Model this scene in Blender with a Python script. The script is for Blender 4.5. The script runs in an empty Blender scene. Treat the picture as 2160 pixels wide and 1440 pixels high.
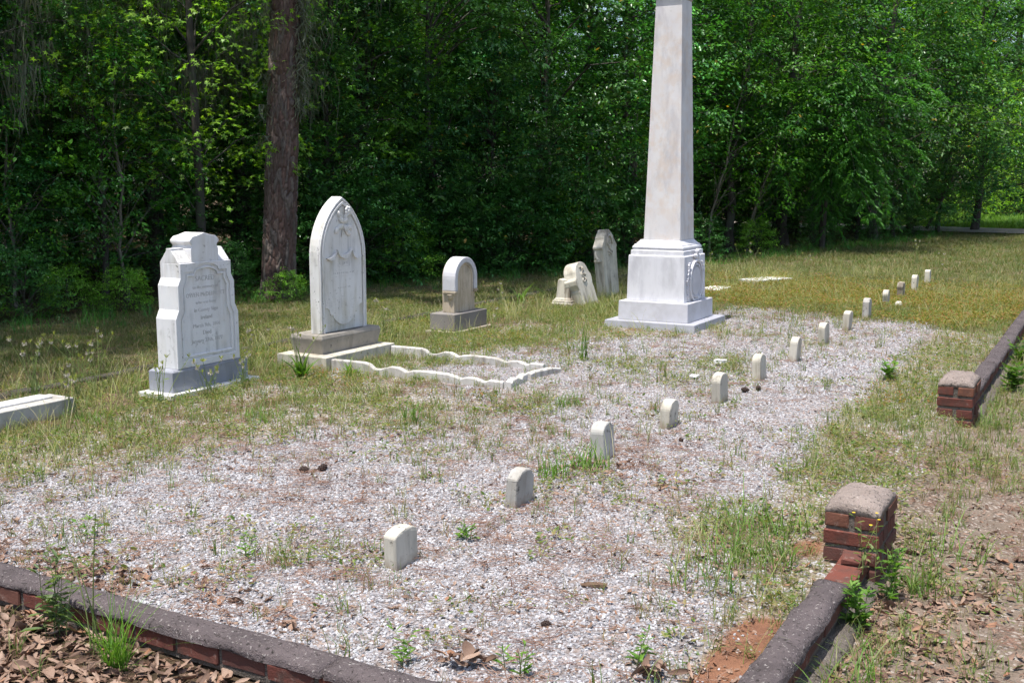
import bpy, bmesh, math, random
import numpy as np
from mathutils import Vector, Matrix

# ------------------------------------------------------------------ camera, sky, sun, exposure
scene = bpy.context.scene
COL = scene.collection
R = math.radians
cam_d = bpy.data.cameras.new('camera')
cam = bpy.data.objects.new('camera', cam_d)
COL.objects.link(cam)
cam.location = (0, 0, 1.6)
cam.rotation_euler = (R(90 - 8.543), 0, 0)
cam_d.sensor_width = 36.0
cam_d.lens = 37.83
cam_d.clip_start = 0.05
cam_d.clip_end = 1000
scene.camera = cam

SUN_EL = R(75)
SUN_DIR = Vector((-0.684, -0.70, 0)).normalized() * math.cos(SUN_EL) + Vector((0, 0, math.sin(SUN_EL)))
world = bpy.data.worlds.new('World')
scene.world = world
world.use_nodes = True
wn = world.node_tree.nodes
wl = world.node_tree.links
wn.clear()
w_out = wn.new('ShaderNodeOutputWorld')
w_bg = wn.new('ShaderNodeBackground')
w_sky = wn.new('ShaderNodeTexSky')
w_sky.sky_type = 'NISHITA'
w_sky.sun_disc = False
w_sky.sun_elevation = SUN_EL
w_sky.sun_rotation = math.atan2(SUN_DIR.x, SUN_DIR.y)
w_sky.air_density = 1.0
w_sky.dust_density = 2.0
w_bg.inputs['Strength'].default_value = 0.15
wl.new(w_sky.outputs['Color'], w_bg.inputs['Color'])
wl.new(w_bg.outputs['Background'], w_out.inputs['Surface'])

sun_d = bpy.data.lights.new('sun', 'SUN')
sun_d.energy = 4.8
sun_d.angle = R(0.53)
sun_d.color = (1.0, 0.965, 0.91)
sun = bpy.data.objects.new('sun', sun_d)
COL.objects.link(sun)
sun.rotation_euler = SUN_DIR.to_track_quat('Z', 'Y').to_euler()
sun.location = (-10, -2, 30)

vs = scene.view_settings
vs.view_transform = 'Standard'
vs.look = 'None'
vs.gamma = 1.0
vs.exposure = 0.5
vs.use_curve_mapping = False
scene.render.engine = 'CYCLES'
scene.cycles.max_bounces = 4
scene.cycles.diffuse_bounces = 2
scene.cycles.glossy_bounces = 2
scene.cycles.transmission_bounces = 3
scene.cycles.use_denoising = True
scene.cycles.denoiser = 'OPENIMAGEDENOISE'
scene.cycles.use_adaptive_sampling = True
scene.cycles.adaptive_threshold = 0.04

# ------------------------------------------------------------------ frames and noise
TH = R(29.392)
UX, UY = math.sin(TH), math.cos(TH)          # along the row of footstones
VX, VY = math.cos(TH), -math.sin(TH)         # the way the headstones face
ROT = R(90 - 29.392)                         # a stone's yaw: local x = U, local -y = V

def W(u, v, z=0.0):
    return Vector((u * UX + v * VX, u * UY + v * VY, z))

def to_uv(x, y):
    return x * UX + y * UY, x * VX + y * VY

def _h(ix, iy, seed):
    n = np.sin(ix * 127.1 + iy * 311.7 + seed * 74.7) * 43758.5453
    return n - np.floor(n)

def vnoise(x, y, seed=0):
    x = np.asarray(x, float); y = np.asarray(y, float)
    ix = np.floor(x); iy = np.floor(y)
    fx = x - ix; fy = y - iy
    fx = fx * fx * (3 - 2 * fx); fy = fy * fy * (3 - 2 * fy)
    a = _h(ix, iy, seed); b = _h(ix + 1, iy, seed)
    c = _h(ix, iy + 1, seed); d = _h(ix + 1, iy + 1, seed)
    return (a * (1 - fx) + b * fx) * (1 - fy) + (c * (1 - fx) + d * fx) * fy

def fbm(x, y, seed=0, oct=3):
    s = 0; a = 1.0; t = 0
    for k in range(oct):
        s = s + a * vnoise(x * 2 ** k, y * 2 ** k, seed + 13 * k); t += a; a *= 0.55
    return s / t

def sstep(a, b, x):
    t = np.clip((np.asarray(x, float) - a) / (b - a), 0, 1)
    return t * t * (3 - 2 * t)

# ------------------------------------------------------------------ materials
def new_mat(name):
    m = bpy.data.materials.new(name)
    m.use_nodes = True
    nt = m.node_tree
    nt.nodes.clear()
    return m, nt.nodes, nt.links

def N(nodes, t, **kw):
    n = nodes.new(t)
    for k, v in kw.items():
        setattr(n, k, v)
    return n

def noise(nodes, links, vec, scale, detail=4, rough=0.55):
    n = N(nodes, 'ShaderNodeTexNoise')
    n.inputs['Scale'].default_value = scale
    n.inputs['Detail'].default_value = detail
    n.inputs['Roughness'].default_value = rough
    if vec is not None:
        links.new(vec, n.inputs['Vector'])
    return n.outputs['Fac']

def ramp(nodes, links, fac, stops, interp='LINEAR'):
    r = N(nodes, 'ShaderNodeValToRGB')
    r.color_ramp.interpolation = interp
    el = r.color_ramp.elements
    while len(el) > 1:
        el.remove(el[-1])
    el[0].position = stops[0][0]; el[0].color = (*stops[0][1], 1)
    for p, c in stops[1:]:
        e = el.new(p); e.color = (*c, 1)
    links.new(fac, r.inputs['Fac'])
    return r.outputs['Color']

def framp(nodes, links, fac, a, b):
    m = N(nodes, 'ShaderNodeMapRange')
    m.inputs['From Min'].default_value = a
    m.inputs['From Max'].default_value = b
    links.new(fac, m.inputs['Value'])
    return m.outputs['Result']

def mix(nodes, links, fac, a, b, mode='MIX'):
    m = N(nodes, 'ShaderNodeMix', data_type='RGBA', blend_type=mode)
    for sock, v in ((m.inputs[0], fac), (m.inputs[6], a), (m.inputs[7], b)):
        if isinstance(v, (int, float)):
            sock.default_value = v
        elif isinstance(v, tuple):
            sock.default_value = (*v, 1)
        else:
            links.new(v, sock)
    return m.outputs[2]

def mathn(nodes, links, op, a, b):
    m = N(nodes, 'ShaderNodeMath', operation=op)
    for k, v in ((0, a), (1, b)):
        if isinstance(v, (int, float)):
            m.inputs[k].default_value = v
        else:
            links.new(v, m.inputs[k])
    return m.outputs[0]

def finish(nodes, links, color, rough, height=None, bstr=0.3, bdist=0.005, spec=0.3):
    o = N(nodes, 'ShaderNodeOutputMaterial')
    p = N(nodes, 'ShaderNodeBsdfPrincipled')
    p.inputs['Specular IOR Level'].default_value = spec
    if isinstance(color, tuple):
        p.inputs['Base Color'].default_value = (*color, 1)
    else:
        links.new(color, p.inputs['Base Color'])
    if isinstance(rough, (int, float)):
        p.inputs['Roughness'].default_value = rough
    else:
        links.new(rough, p.inputs['Roughness'])
    if height is not None:
        b = N(nodes, 'ShaderNodeBump')
        b.inputs['Strength'].default_value = bstr
        b.inputs['Distance'].default_value = bdist
        links.new(height, b.inputs['Height'])
        links.new(b.outputs['Normal'], p.inputs['Normal'])
    links.new(p.outputs['BSDF'], o.inputs['Surface'])
    return p

def obj_coords(nodes, links, offset=True):
    tc = N(nodes, 'ShaderNodeTexCoord')
    if not offset:
        return tc.outputs['Object']
    oi = N(nodes, 'ShaderNodeObjectInfo')
    vm = N(nodes, 'ShaderNodeVectorMath', operation='SCALE')
    cx = N(nodes, 'ShaderNodeCombineXYZ')
    for k in range(3):
        links.new(oi.outputs['Random'], cx.inputs[k])
    links.new(cx.outputs[0], vm.inputs[0]); vm.inputs['Scale'].default_value = 37.0
    ad = N(nodes, 'ShaderNodeVectorMath', operation='ADD')
    links.new(tc.outputs['Object'], ad.inputs[0]); links.new(vm.outputs[0], ad.inputs[1])
    return ad.outputs[0]

def stone_mat(name, base, dark, stain, stain_amt=0.35, speck_amt=0.6, streak=True, vein=None, rough=0.75, speck_th=0.655, bstr=0.08, algae=0.0, soil=False):
    m, n, l = new_mat(name)
    v = obj_coords(n, l)
    big = noise(n, l, v, 3.0, 5)
    col = mix(n, l, framp(n, l, big, 0.35, 0.7), base, dark)
    if vein:
        mp = N(n, 'ShaderNodeMapping')
        mp.inputs['Rotation'].default_value = (0.3, 0.9, 0.4)
        mp.inputs['Scale'].default_value = (1, 1, 0.35)
        l.new(v, mp.inputs['Vector'])
        vv = noise(n, l, mp.outputs[0], 4.5, 6, 0.7)
        col = mix(n, l, framp(n, l, vv, 0.5, 0.75), col, vein)
    # weather streaks run down the stone
    mp = N(n, 'ShaderNodeMapping')
    mp.inputs['Scale'].default_value = (1, 1, 0.16 if streak else 1)
    l.new(v, mp.inputs['Vector'])
    st = noise(n, l, mp.outputs[0], 9.0, 5, 0.6)
    st2 = noise(n, l, v, 2.2, 3)
    sm = mathn(n, l, 'MULTIPLY', framp(n, l, st, 0.42, 0.62), framp(n, l, st2, 0.38, 0.6))
    col = mix(n, l, mathn(n, l, 'MULTIPLY', sm, stain_amt), col, stain)
    # black lichen specks
    sp = noise(n, l, v, 38.0, 4, 0.65)
    sp2 = noise(n, l, v, 5.0, 2)
    spm = mathn(n, l, 'MULTIPLY', framp(n, l, sp, speck_th, speck_th + 0.06), framp(n, l, sp2, 0.45, 0.6))
    col = mix(n, l, mathn(n, l, 'MULTIPLY', spm, speck_amt), col, (0.03, 0.03, 0.028))
    if algae:
        mp2 = N(n, 'ShaderNodeMapping')
        mp2.inputs['Scale'].default_value = (1, 1, 0.10)
        l.new(v, mp2.inputs['Vector'])
        a1 = noise(n, l, mp2.outputs[0], 17.0, 4, 0.6)
        a2 = noise(n, l, v, 3.6, 4, 0.6)
        am = mathn(n, l, 'MULTIPLY', framp(n, l, a1, 0.50, 0.70), framp(n, l, a2, 0.46, 0.62))
        col = mix(n, l, mathn(n, l, 'MULTIPLY', am, algae), col, (0.10, 0.095, 0.08))
        b1 = noise(n, l, v, 26.0, 5, 0.75)
        bm_ = mathn(n, l, 'MULTIPLY', framp(n, l, b1, 0.58, 0.66), framp(n, l, noise(n, l, v, 6.5, 3), 0.52, 0.62))
        col = mix(n, l, mathn(n, l, 'MULTIPLY', bm_, algae), col, (0.055, 0.05, 0.042))
    if soil:
        tc2 = N(n, 'ShaderNodeTexCoord')
        sx = N(n, 'ShaderNodeSeparateXYZ'); l.new(tc2.outputs['Object'], sx.inputs[0])
        hz = mathn(n, l, 'ADD', sx.outputs[2], mathn(n, l, 'MULTIPLY', mathn(n, l, 'SUBTRACT', noise(n, l, v, 22, 4), 0.5), 0.11))
        col = mix(n, l, mathn(n, l, 'MULTIPLY', framp(n, l, hz, 0.055, 0.0), 0.75), col, (0.27, 0.20, 0.14))
    fine = noise(n, l, v, 160.0, 3, 0.7)
    finish(n, l, col, rough, fine, bstr, 0.003, 0.25)
    return m

M = {}
M['marble'] = stone_mat('weathered_marble', (0.74, 0.73, 0.73), (0.66, 0.65, 0.66), (0.45, 0.41, 0.33), 0.55, 0.85, speck_th=0.64, algae=0.45)
M['marble_gothic'] = stone_mat('stained_marble', (0.73, 0.715, 0.70), (0.65, 0.63, 0.60), (0.40, 0.36, 0.25), 0.7, 0.95, speck_th=0.63, algae=0.4)
M['marble_grey'] = stone_mat('grey_blue_marble', (0.31, 0.32, 0.36), (0.25, 0.26, 0.30), (0.16, 0.16, 0.15), 0.5, 0.5)
M['marble_tan'] = stone_mat('tan_stained_marble', (0.56, 0.48, 0.38), (0.48, 0.40, 0.30), (0.25, 0.18, 0.10), 0.8, 0.7, algae=0.6)
M['marble_lavender'] = stone_mat('pale_lavender_marble', (0.60, 0.59, 0.62), (0.52, 0.51, 0.54), (0.38, 0.36, 0.34), 0.3, 0.3, streak=False)
M['marble_shaft'] = stone_mat('veined_marble', (0.68, 0.65, 0.64), (0.61, 0.58, 0.58), (0.60, 0.47, 0.37), 0.5, 0.15, streak=False, vein=(0.42, 0.40, 0.42), algae=0.12)
M['marble_obelisk'] = stone_mat('grey_veined_marble', (0.68, 0.67, 0.69), (0.62, 0.61, 0.64), (0.46, 0.45, 0.46), 0.5, 0.25, vein=(0.44, 0.43, 0.46))
M['granite_dark'] = stone_mat('mottled_grey_granite', (0.24, 0.22, 0.205), (0.17, 0.155, 0.145), (0.33, 0.27, 0.20), 0.6, 0.8, rough=0.85, bstr=0.5)
M['tan_granite'] = stone_mat('tan_grey_granite', (0.36, 0.325, 0.28), (0.25, 0.225, 0.195), (0.10, 0.09, 0.075), 0.6, 0.9, rough=0.85, speck_th=0.6, bstr=0.5)
M['footstone'] = stone_mat('cream_marble', (0.55, 0.515, 0.44), (0.46, 0.425, 0.355), (0.30, 0.26, 0.19), 0.75, 0.7, algae=0.75, soil=True, bstr=0.2)
M['surround'] = stone_mat('chalky_marble', (0.60, 0.575, 0.54), (0.46, 0.43, 0.40), (0.28, 0.25, 0.20), 0.75, 0.8, algae=0.85, bstr=0.3)
M['footstone_grey'] = stone_mat('grey_weathered_marble', (0.48, 0.46, 0.43), (0.38, 0.36, 0.33), (0.22, 0.20, 0.16), 0.7, 0.8, speck_th=0.64, algae=0.8, soil=True, bstr=0.3)
M['old_stone'] = stone_mat('dark_streaked_marble', (0.66, 0.615, 0.53), (0.53, 0.485, 0.40), (0.15, 0.12, 0.085), 0.9, 0.9, speck_th=0.64, algae=0.9, bstr=0.3)
def aggregate_mat(name, a, b, chip, pit):
    m, n, l = new_mat(name)
    v = obj_coords(n, l)
    col = mix(n, l, framp(n, l, noise(n, l, v, 6, 5, 0.65), 0.35, 0.68), a, b)
    g1 = noise(n, l, v, 75, 3, 0.7)
    col = mix(n, l, framp(n, l, g1, 0.60, 0.68), col, chip)
    g2 = noise(n, l, v, 48, 4, 0.75)
    col = mix(n, l, framp(n, l, g2, 0.44, 0.36), col, pit)
    h = mathn(n, l, 'ADD', g1, mathn(n, l, 'MULTIPLY', g2, 0.8))
    finish(n, l, col, 0.95, h, 0.9, 0.012, 0.15)
    return m
M['concrete'] = aggregate_mat('pebbly_mortar_cap', (0.125, 0.102, 0.103), (0.075, 0.062, 0.063), (0.30, 0.27, 0.255), (0.035, 0.03, 0.028))
M['cap_mortar'] = aggregate_mat('pinkish_mortar_cap', (0.30, 0.245, 0.215), (0.205, 0.165, 0.145), (0.38, 0.33, 0.30), (0.09, 0.075, 0.065))
M['mortar'] = aggregate_mat('grey_mortar', (0.165, 0.14, 0.12), (0.10, 0.085, 0.072), (0.24, 0.21, 0.185), (0.06, 0.052, 0.045))
M['marble_plinth'] = stone_mat('slate_grey_marble', (0.40, 0.40, 0.44), (0.33, 0.33, 0.37), (0.22, 0.22, 0.22), 0.4, 0.4, streak=False)
M['letter'] = stone_mat('letter_stain', (0.47, 0.45, 0.44), (0.62, 0.60, 0.60), (0.25, 0.24, 0.22), 0.6, 0.4, streak=False)
M['capital'] = stone_mat('brown_stained_marble', (0.34, 0.24, 0.20), (0.26, 0.18, 0.15), (0.45, 0.40, 0.36), 0.5, 0.4, streak=False)

def brick_mat():
    m, n, l = new_mat('red_brick')
    v = obj_coords(n, l)
    oi = N(n, 'ShaderNodeObjectInfo')
    col = ramp(n, l, oi.outputs['Random'], [(0.0, (0.115, 0.040, 0.032)), (0.4, (0.150, 0.050, 0.036)), (0.75, (0.105, 0.047, 0.039)), (1.0, (0.175, 0.075, 0.048))])
    nn = noise(n, l, v, 14, 5, 0.65)
    col = mix(n, l, framp(n, l, nn, 0.48, 0.72), col, (0.07, 0.045, 0.038))
    n2 = noise(n, l, v, 30, 4, 0.7)
    col = mix(n, l, mathn(n, l, 'MULTIPLY', framp(n, l, n2, 0.58, 0.72), 0.5), col, (0.34, 0.28, 0.24))
    finish(n, l, col, 0.9, noise(n, l, v, 90, 5, 0.7), 0.7, 0.004, 0.2)
    return m
M['brick'] = brick_mat()

def leaf_mat(name, trans=0.35, rough=0.45, spec=0.35, tint=(1, 1, 1)):
    m, n, l = new_mat(name)
    at = N(n, 'ShaderNodeAttribute', attribute_name='tone')
    oc = N(n, 'ShaderNodeObjectInfo')
    col = mix(n, l, 1.0, at.outputs['Color'], oc.outputs['Color'], 'MULTIPLY')
    if tint != (1, 1, 1):
        col = mix(n, l, 1.0, col, tint, 'MULTIPLY')
    o = N(n, 'ShaderNodeOutputMaterial')
    p = N(n, 'ShaderNodeBsdfPrincipled')
    p.inputs['Roughness'].default_value = rough
    p.inputs['Specular IOR Level'].default_value = spec
    l.new(col, p.inputs['Base Color'])
    t = N(n, 'ShaderNodeBsdfTranslucent')
    tc = mix(n, l, 1.0, col, (1.5, 1.65, 0.6), 'MULTIPLY')
    l.new(tc, t.inputs['Color'])
    ms = N(n, 'ShaderNodeMixShader')
    ms.inputs[0].default_value = trans
    l.new(p.outputs[0], ms.inputs[1]); l.new(t.outputs[0], ms.inputs[2])
    l.new(ms.outputs[0], o.inputs['Surface'])
    return m
M['leaf'] = leaf_mat('leaf_green', 0.44)
M['leaf_glossy'] = leaf_mat('leaf_evergreen', 0.22, 0.33, 0.5)
M['grass'] = leaf_mat('grass_blade', 0.35, 0.5, 0.3)
M['moss'] = leaf_mat('spanish_moss', 0.3, 0.9, 0.1)

def litter_mat():
    m, n, l = new_mat('dry_leaf')
    oi = N(n, 'ShaderNodeObjectInfo')
    v = obj_coords(n, l)
    col = ramp(n, l, oi.outputs['Random'], [(0.0, (0.095, 0.060, 0.045)), (0.25, (0.175, 0.112, 0.082)), (0.5, (0.265, 0.175, 0.13)), (0.82, (0.35, 0.25, 0.19)), (1.0, (0.28, 0.135, 0.075))])
    nn = noise(n, l, v, 40, 4)
    col = mix(n, l, framp(n, l, nn, 0.45, 0.75), col, (0.14, 0.075, 0.045))
    finish(n, l, col, 0.7, nn, 0.3, 0.002, 0.25)
    return m
M['litter'] = litter_mat()

def gravel_mat():
    m, n, l = new_mat('gravel_stone')
    oi = N(n, 'ShaderNodeObjectInfo')
    v = obj_coords(n, l)
    col = ramp(n, l, oi.outputs['Random'], [(0.0, (0.12, 0.11, 0.12)), (0.2, (0.245, 0.238, 0.248)), (0.5, (0.365, 0.358, 0.37)), (0.82, (0.46, 0.452, 0.464)), (0.95, (0.55, 0.54, 0.55)), (1.0, (0.32, 0.22, 0.175))])
    nn = noise(n, l, v, 60, 3)
    col = mix(n, l, framp(n, l, nn, 0.5, 0.8), col, (0.32, 0.30, 0.31))
    finish(n, l, col, 0.85, nn, 0.2, 0.002, 0.25)
    return m
M['gravel'] = gravel_mat()
M['kerb_dark'] = aggregate_mat('mossy_dark_mortar', (0.085, 0.075, 0.062), (0.055, 0.05, 0.04), (0.16, 0.14, 0.12), (0.03, 0.028, 0.022))

def needle_mat():
    m, n, l = new_mat('pine_straw')
    oi = N(n, 'ShaderNodeObjectInfo')
    col = ramp(n, l, oi.outputs['Random'], [(0.0, (0.17, 0.085, 0.06)), (0.5, (0.27, 0.15, 0.105)), (1.0, (0.36, 0.23, 0.17))])
    finish(n, l, col, 0.7)
    return m
M['needle'] = needle_mat()

def bark_mat(name, a, b, c, scale=14, stretch=0.3):
    m, n, l = new_mat(name)
    v = obj_coords(n, l)
    mp = N(n, 'ShaderNodeMapping')
    mp.inputs['Scale'].default_value = (1, 1, stretch)
    l.new(v, mp.inputs['Vector'])
    nn = noise(n, l, mp.outputs[0], scale, 6, 0.65)
    col = mix(n, l, framp(n, l, nn, 0.38, 0.65), a, b)
    n2 = noise(n, l, v, 3.0, 4)
    col = mix(n, l, framp(n, l, n2, 0.5, 0.72), col, c)
    finish(n, l, col, 0.95, nn, 0.9, 0.02, 0.1)
    return m
M['bark'] = bark_mat('grey_bark', (0.055, 0.046, 0.04), (0.105, 0.092, 0.08), (0.085, 0.09, 0.07))
M['bark_pale'] = bark_mat('pale_bark', (0.16, 0.135, 0.11), (0.25, 0.22, 0.185), (0.18, 0.17, 0.13))
M['stem'] = bark_mat('dead_stem', (0.10, 0.06, 0.04), (0.17, 0.11, 0.075), (0.13, 0.09, 0.06))

def pine_bark_mat():
    m, n, l = new_mat('pine_bark')
    at = N(n, 'ShaderNodeAttribute', attribute_name='tone')
    v = obj_coords(n, l, False)
    nn = noise(n, l, v, 45, 5, 0.7)
    col = mix(n, l, mathn(n, l, 'MULTIPLY', framp(n, l, nn, 0.45, 0.7), 0.5), at.outputs['Color'], (0.13, 0.085, 0.075))
    n2 = noise(n, l, v, 2.6, 4)
    col = mix(n, l, mathn(n, l, 'MULTIPLY', framp(n, l, n2, 0.52, 0.68), 0.3), col, (0.13, 0.125, 0.10))
    finish(n, l, col, 0.95, nn, 0.6, 0.008, 0.1)
    return m
M['pine_bark'] = pine_bark_mat()

def plain_mat(name, c, rough=0.8):
    m, n, l = new_mat(name)
    v = obj_coords(n, l)
    nn = noise(n, l, v, 40, 4)
    dk = tuple(x * 0.65 for x in c)
    finish(n, l, mix(n, l, framp(n, l, nn, 0.35, 0.7), c, dk), rough, nn, 0.4, 0.003)
    return m
M['cone'] = plain_mat('pine_cone_scale', (0.055, 0.035, 0.028))
M['seed'] = plain_mat('seed_fluff', (0.62, 0.56, 0.46))
M['yellow'] = plain_mat('yellow_petal', (0.75, 0.52, 0.03))

def ground_mat():
    m, n, l = new_mat('ground')
    tc = N(n, 'ShaderNodeTexCoord')
    v = tc.outputs['Object']
    def A(nm):
        return N(n, 'ShaderNodeAttribute', attribute_name=nm).outputs['Fac']
    f1 = noise(n, l, v, 1.3, 5, 0.6)
    f2 = noise(n, l, v, 9.0, 6, 0.7)
    f3 = noise(n, l, v, 70.0, 4, 0.7)
    f4 = noise(n, l, v, 240.0, 2, 0.7)
    # thatch / short dry grass
    that = mix(n, l, framp(n, l, f2, 0.35, 0.65), (0.135, 0.115, 0.062), (0.10, 0.11, 0.048))
    that = mix(n, l, framp(n, l, f1, 0.46, 0.66), that, (0.16, 0.115, 0.072))
    that = mix(n, l, framp(n, l, f3, 0.5, 0.72), that, (0.07, 0.065, 0.03))
    # gravel bed
    vo = N(n, 'ShaderNodeTexVoronoi')
    vo.inputs['Scale'].default_value = 75.0
    l.new(v, vo.inputs['Vector'])
    vc = N(n, 'ShaderNodeSeparateColor')
    l.new(vo.outputs['Color'], vc.inputs[0])
    grv = ramp(n, l, vc.outputs[0], [(0.0, (0.14, 0.12, 0.115)), (0.35, (0.23, 0.205, 0.20)), (0.75, (0.33, 0.31, 0.32)), (0.9, (0.44, 0.425, 0.44)), (1.0, (0.33, 0.24, 0.19))])
    grv = mix(n, l, mathn(n, l, 'MULTIPLY', framp(n, l, f2, 0.48, 0.7), 0.7), grv, (0.29, 0.205, 0.155))
    # bare pinkish soil
    soil = mix(n, l, framp(n, l, f2, 0.35, 0.65), (0.245, 0.19, 0.15), (0.165, 0.13, 0.102))
    soil = mix(n, l, framp(n, l, f3, 0.50, 0.70), soil, (0.115, 0.085, 0.062))
    soil = mix(n, l, framp(n, l, vc.outputs[0], 0.86, 0.9), soil, (0.36, 0.31, 0.27))
    red = mix(n, l, framp(n, l, f2, 0.35, 0.65), (0.27, 0.135, 0.08), (0.19, 0.092, 0.058))
    red = mix(n, l, framp(n, l, f3, 0.52, 0.72), red, (0.13, 0.065, 0.042))
    sorr = mix(n, l, framp(n, l, f2, 0.35, 0.65), (0.185, 0.15, 0.078), (0.135, 0.13, 0.058))
    sorr = mix(n, l, framp(n, l, f3, 0.5, 0.72), sorr, (0.10, 0.06, 0.03))
    floor = mix(n, l, framp(n, l, f2, 0.35, 0.65), (0.085, 0.06, 0.038), (0.055, 0.04, 0.026))
    floor = mix(n, l, framp(n, l, f3, 0.5, 0.7), floor, (0.13, 0.085, 0.05))
    def msk(nm, w=0.35):
        a = mathn(n, l, 'ADD', A(nm), mathn(n, l, 'MULTIPLY', mathn(n, l, 'SUBTRACT', f2, 0.5), w * 2.2))
        return framp(n, l, a, 0.38, 0.62)
    grit = mix(n, l, framp(n, l, f3, 0.40, 0.62), (0.31, 0.26, 0.215), (0.17, 0.145, 0.085))
    grit = mix(n, l, framp(n, l, f2, 0.5, 0.68), grit, (0.15, 0.14, 0.065))
    grit = mix(n, l, framp(n, l, vc.outputs[0], 0.80, 0.86), grit, (0.46, 0.43, 0.43))
    that = mix(n, l, msk('plot', 0.2), that, grit)
    col = mix(n, l, msk('soil'), that, soil)
    col = mix(n, l, msk('gravel'), col, grv)
    col = mix(n, l, msk('sorrel'), col, sorr)
    col = mix(n, l, msk('red', 0.25), col, red)
    col = mix(n, l, msk('forest'), col, floor)
    hgt = mathn(n, l, 'ADD', mathn(n, l, 'MULTIPLY', f3, 0.7), mathn(n, l, 'MULTIPLY', f4, 0.3))
    finish(n, l, col, 0.95, hgt, 0.8, 0.02, 0.1)
    return m
M['ground'] = ground_mat()

def road_mat():
    m, n, l = new_mat('pale_dirt_road')
    tc = N(n, 'ShaderNodeTexCoord')
    v = tc.outputs['Object']
    f2 = noise(n, l, v, 3.0, 6, 0.7)
    f3 = noise(n, l, v, 40.0, 4, 0.7)
    c = mix(n, l, framp(n, l, f2, 0.35, 0.65), (0.40, 0.345, 0.31), (0.31, 0.26, 0.23))
    c = mix(n, l, framp(n, l, f3, 0.55, 0.75), c, (0.24, 0.19, 0.16))
    finish(n, l, c, 0.95, f3, 0.6, 0.01, 0.1)
    return m
M['road'] = road_mat()

# ------------------------------------------------------------------ object helpers
def tag(o, label=None, cat=None, group=None, kind=None):
    if label: o['label'] = label
    if cat: o['category'] = cat
    if group: o['group'] = group
    if kind or cat: o['kind'] = kind or 'thing'
    return o

def link(o, parent=None):
    COL.objects.link(o)
    if parent is not None:
        o.parent = parent
    return o

def empty(name, loc, rotz=0.0, rx=0.0, ry=0.0):
    o = bpy.data.objects.new(name, None)
    o.empty_display_size = 0.1
    o.location = loc
    o.rotation_euler = (rx, ry, rotz)
    return link(o)

def mesh_obj(name, me, mat, parent=None, loc=None, rot=None):
    o = bpy.data.objects.new(name, me)
    if mat is not None and not me.materials:
        me.materials.append(mat)
    if loc is not None: o.location = loc
    if rot is not None: o.rotation_euler = rot
    return link(o, parent)

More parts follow.
